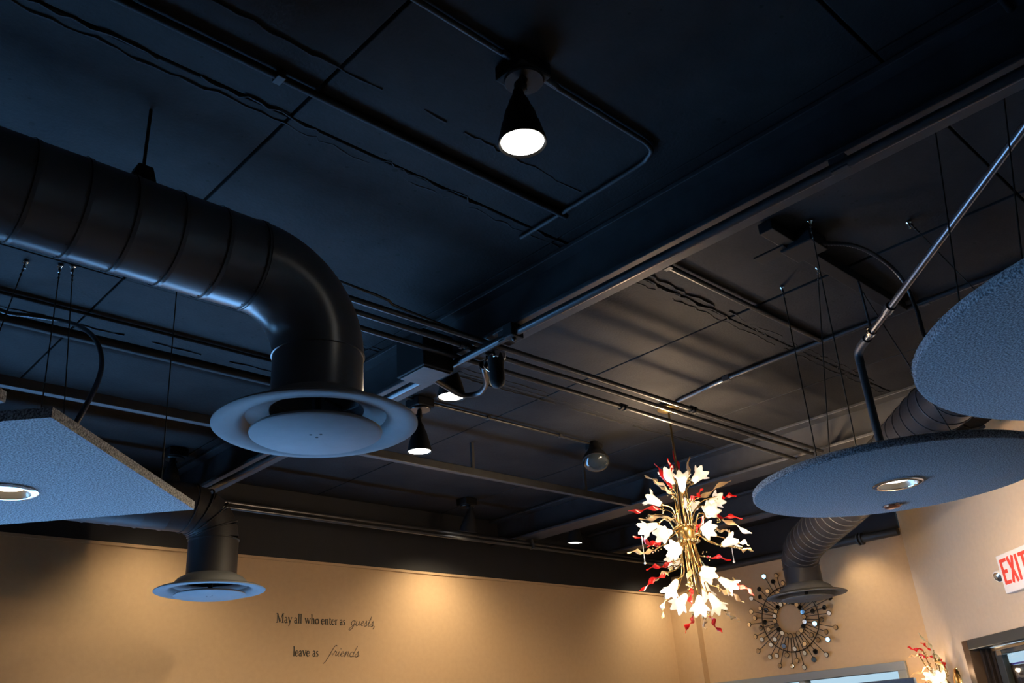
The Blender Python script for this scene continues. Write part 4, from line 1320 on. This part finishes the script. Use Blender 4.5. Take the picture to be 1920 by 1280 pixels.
TK, TN, SF = 0.20, 0.10, 0.09
stem = lambda x, y0, y1: [([(x, y0), (x, y1)], TK)]
serif = lambda x, y, w=0.2: [([(x - w, y), (x + w, y)], SF)]
flag = lambda x, y: [([(x - 0.22, y - 0.1), (x + 0.04, y - 0.03)], SF)]
G = {}
G['M'] = (stem(1.62, 0, 1.6) + [([(0.25, 0), (0.30, 1.6)], TN), ([(0.30, 1.58), (0.92, 0.05)], TK), ([(0.92, 0.05), (1.55, 1.58)], TN)] + serif(0.25, 0.04, 0.25) + serif(1.62, 0.04, 0.25) + serif(0.2, 1.56, 0.16) + serif(1.7, 1.56, 0.18), 2.0)
G['a'] = ([(bez((0.12, 0.78), (0.3, 1.05), (0.52, 0.92)), 0.12), ([(0.52, 0.92), (0.60, 0.75), (0.60, 0.14), (0.68, 0.05), (0.82, 0.09)], TK * 0.85), (ell(0.36, 0.27, 0.24, 0.24, 60, 330), 0.15), ([(0.6, 0.58), (0.32, 0.47)], TN)], 0.92)
G['y'] = ([([(0.12, 0.96), (0.48, 0.06)], TK), ([(0.86, 0.96), (0.48, 0.05), (0.28, -0.42), (0.10, -0.48)], TN)] + serif(0.13, 0.96, 0.17) + serif(0.85, 0.96, 0.15), 0.95)
G['l'] = (stem(0.27, 0, 1.66) + serif(0.27, 0.04) + flag(0.27, 1.66), 0.52)
G['w'] = ([([(0.12, 0.96), (0.42, 0.06)], TK), ([(0.42, 0.06), (0.72, 0.95)], TN), ([(0.68, 0.95), (1.0, 0.06)], TK), ([(1.0, 0.06), (1.32, 0.95)], TN)] + serif(0.12, 0.96, 0.15) + serif(0.68, 0.96, 0.15) + serif(1.33, 0.96, 0.14), 1.46)
G['h'] = (stem(0.27, 0, 1.66) + serif(0.27, 0.04) + flag(0.27, 1.66) + [(bez((0.3, 0.72), (0.5, 1.0), (0.72, 0.86)), TN)] + stem(0.82, 0, 0.75) + [(bez((0.62, 0.92), (0.82, 0.95), (0.82, 0.7)), TK * 0.8)] + serif(0.82, 0.04), 1.1)
G['o'] = ([(ell(0.5, 0.48, 0.38, 0.45, 120, 250), TK), (ell(0.5, 0.48, 0.38, 0.45, -60, 70), TK), (ell(0.5, 0.48, 0.38, 0.45, 0, 360, 24), TN)], 1.0)
G['e'] = ([(ell(0.48, 0.48, 0.36, 0.45, 110, 270), TK), (ell(0.48, 0.48, 0.36, 0.45, 8, 330, 22), TN), ([(0.14, 0.54), (0.83, 0.56)], TN)], 0.9)
G['n'] = (stem(0.27, 0, 0.95) + serif(0.27, 0.04) + flag(0.27, 0.98) + [(bez((0.3, 0.72), (0.5, 1.0), (0.7, 0.88)), TN), (bez((0.6, 0.93), (0.82, 0.95), (0.82, 0.68)), TK * 0.8)] + stem(0.82, 0, 0.72) + serif(0.82, 0.04), 1.1)
G['t'] = ([([(0.28, 1.22), (0.28, 0.18), (0.38, 0.05), (0.6, 0.10)], TK * 0.85), ([(0.06, 0.90), (0.58, 0.93)], SF)], 0.62)
G['r'] = (stem(0.27, 0, 0.95) + serif(0.27, 0.04) + flag(0.27, 0.98) + [(bez((0.3, 0.70), (0.45, 1.0), (0.66, 0.88)), 0.15)], 0.74)
G['s'] = ([(ell(0.36, 0.70, 0.20, 0.22, 35, 220), 0.13), (bez((0.2, 0.58), (0.4, 0.5), (0.54, 0.36)), 0.18), (ell(0.34, 0.27, 0.22, 0.22, 40, -150), 0.13)], 0.70)
G['v'] = ([([(0.12, 0.96), (0.46, 0.05)], TK), ([(0.46, 0.05), (0.80, 0.96)], TN)] + serif(0.12, 0.96, 0.17) + serif(0.8, 0.96, 0.15), 0.9)
W_ = 0.105
K = {}
K['g'] = ([(ell(0.42, 0.52, 0.30, 0.40, 40, 330, 18), W_), (bez((0.74, 0.9), (0.72, 0.2), (0.55, -0.35)), W_), (bez((0.55, -0.35), (0.25, -0.95), (-0.05, -0.6)), W_), (bez((-0.05, -0.6), (0.1, -0.15), (1.05, 0.3)), W_ * 0.7)], 0.95)
K['u'] = ([(bez((0.12, 0.9), (0.02, 0.0), (0.35, 0.05)), W_), (bez((0.35, 0.05), (0.6, 0.15), (0.68, 0.9)), W_ * 0.8), (bez((0.68, 0.9), (0.58, -0.05), (0.95, 0.25)), W_)], 0.9)
K['e'] = ([(bez((0.02, 0.3), (0.6, 0.5), (0.52, 0.82)), W_ * 0.8), (bez((0.52, 0.82), (0.35, 1.05), (0.18, 0.55)), W_), (bez((0.18, 0.55), (0.15, -0.15), (0.78, 0.3)), W_)], 0.72)
K['s'] = ([(bez((0.0, 0.25), (0.3, 0.6), (0.38, 1.0)), W_ * 0.7), (bez((0.38, 1.0), (0.42, 0.6), (0.52, 0.35)), W_), (bez((0.52, 0.35), (0.5, -0.1), (0.12, 0.1)), W_), (bez((0.3, 0.02), (0.55, 0.05), (0.75, 0.3)), W_ * 0.7)], 0.7)
K['t'] = ([(bez((0.05, 0.3), (0.25, 0.9), (0.40, 1.75)), W_ * 0.8), (bez((0.40, 1.75), (0.12, 0.1), (0.3, 0.04)), W_), (bez((0.3, 0.04), (0.45, 0.05), (0.62, 0.3)), W_ * 0.8), ([(0.0, 1.1), (0.62, 1.22)], W_ * 0.7)], 0.58)
K[','] = ([(bez((0.15, 0.12), (0.25, -0.05), (0.02, -0.42)), W_ * 1.3)], 0.4)
K['f'] = ([(bez((1.05, 1.75), (0.85, 2.15), (0.6, 1.5)), W_), (bez((0.6, 1.5), (0.3, 0.4), (0.05, -0.5)), W_ * 1.15), (bez((0.05, -0.5), (-0.1, -1.0), (-0.35, -1.1)), W_), (bez((0.2, 0.25), (0.5, 0.5), (0.7, 0.55)), W_ * 0.7)], 0.72)
K['r'] = ([(bez((0.0, 0.25), (0.2, 0.6), (0.25, 1.02)), W_ * 0.7), ([(0.25, 1.02), (0.36, 0.88), (0.55, 0.85)], W_), (bez((0.55, 0.85), (0.38, -0.1), (0.75, 0.25)), W_)], 0.68)
K['i'] = ([(bez((0.0, 0.25), (0.2, 0.6), (0.26, 0.92)), W_ * 0.7), (bez((0.26, 0.92), (0.08, 0.0), (0.42, 0.15)), W_), ([(0.34, 1.28), (0.38, 1.38)], W_ * 1.3)], 0.42)
K['n'] = ([(bez((0.0, 0.4), (0.15, 0.95), (0.25, 0.9)), W_ * 0.8), ([(0.25, 0.9), (0.16, 0.02)], W_), (bez((0.17, 0.1), (0.5, 1.2), (0.65, 0.8)), W_ * 0.8), (bez((0.65, 0.8), (0.45, -0.05), (0.85, 0.25)), W_)], 0.82)
K['d'] = ([(ell(0.38, 0.45, 0.28, 0.40, 40, 340, 18), W_), (bez((0.95, 1.85), (0.7, 0.9), (0.62, 0.3)), W_), (bez((0.62, 0.3), (0.6, -0.05), (0.95, 0.25)), W_)], 0.92)


def glyph(parent, org, strokes, x, z, sx, sz, shear, m):
    mb = MB()
    y1 = YB - 0.0006
    y0 = YB - 0.0022
    for pts, w in strokes:
        P = [Vector((p[0] * sx + shear * p[1] * sz, p[1] * sz)) for p in pts]
        hw = w * sz / 2
        N = []
        for i in range(len(P)):
            d = (P[min(i + 1, len(P) - 1)] - P[max(i - 1, 0)])
            d = d.normalized() if d.length > 1e-9 else Vector((1, 0))
            N.append(Vector((-d.y, d.x)) * hw)
        vs = []
        for yv in (y0, y1):
            vs += [(x + p.x + n.x, yv, z + p.y + n.y) for p, n in zip(P, N)]
            vs += [(x + p.x - n.x, yv, z + p.y - n.y) for p, n in zip(P, N)]
        n_p = len(P)
        fs = []
        for i in range(n_p - 1):
            fs.append((i, i + 1, n_p + i + 1, n_p + i))
            fs.append((2 * n_p + i, 3 * n_p + i, 3 * n_p + i + 1, 2 * n_p + i + 1))
            fs.append((i, 2 * n_p + i, 2 * n_p + i + 1, i + 1))
            fs.append((n_p + i, n_p + i + 1, 3 * n_p + i + 1, 3 * n_p + i))
        mb.add(vs, fs)
    return mb.build('letter', m, parent, org)


lt = thing('wall_lettering', (3.35, YB, 2.38), 'dark quotation lettered on the tan back wall in two lines', 'lettering')
lo_ = (3.35, YB, 2.38)
XH = 0.0365
Z1, Z2 = 2.467, 2.265
for word, x0, x1, z, fnt, mm in (('May', 2.962, 3.075, Z1, G, 'letter'), ('all', 3.091, 3.149, Z1, G, 'letter'), ('who', 3.170, 3.277, Z1, G, 'letter'), ('enter', 3.292, 3.421, Z1, G, 'letter'), ('as', 3.438, 3.482, Z1, G, 'letter'), ('guests,', 3.520, 3.727, Z1 - 0.002, K, 'letter2'),
                                ('leave', 3.090, 3.214, Z2, G, 'letter'), ('as', 3.234, 3.279, Z2, G, 'letter'), ('friends', 3.345, 3.590, Z2, K, 'letter2')):
    total = sum(fnt[c][1] for c in word)
    sx = (x1 - x0) / total
    x = x0
    for c in word:
        glyph(lt, lo_, fnt[c][0], x, z, sx, XH * (1.05 if fnt is K else 1.0), 0.35 if fnt is K else 0.0, M[mm])
        x += fnt[c][1] * sx
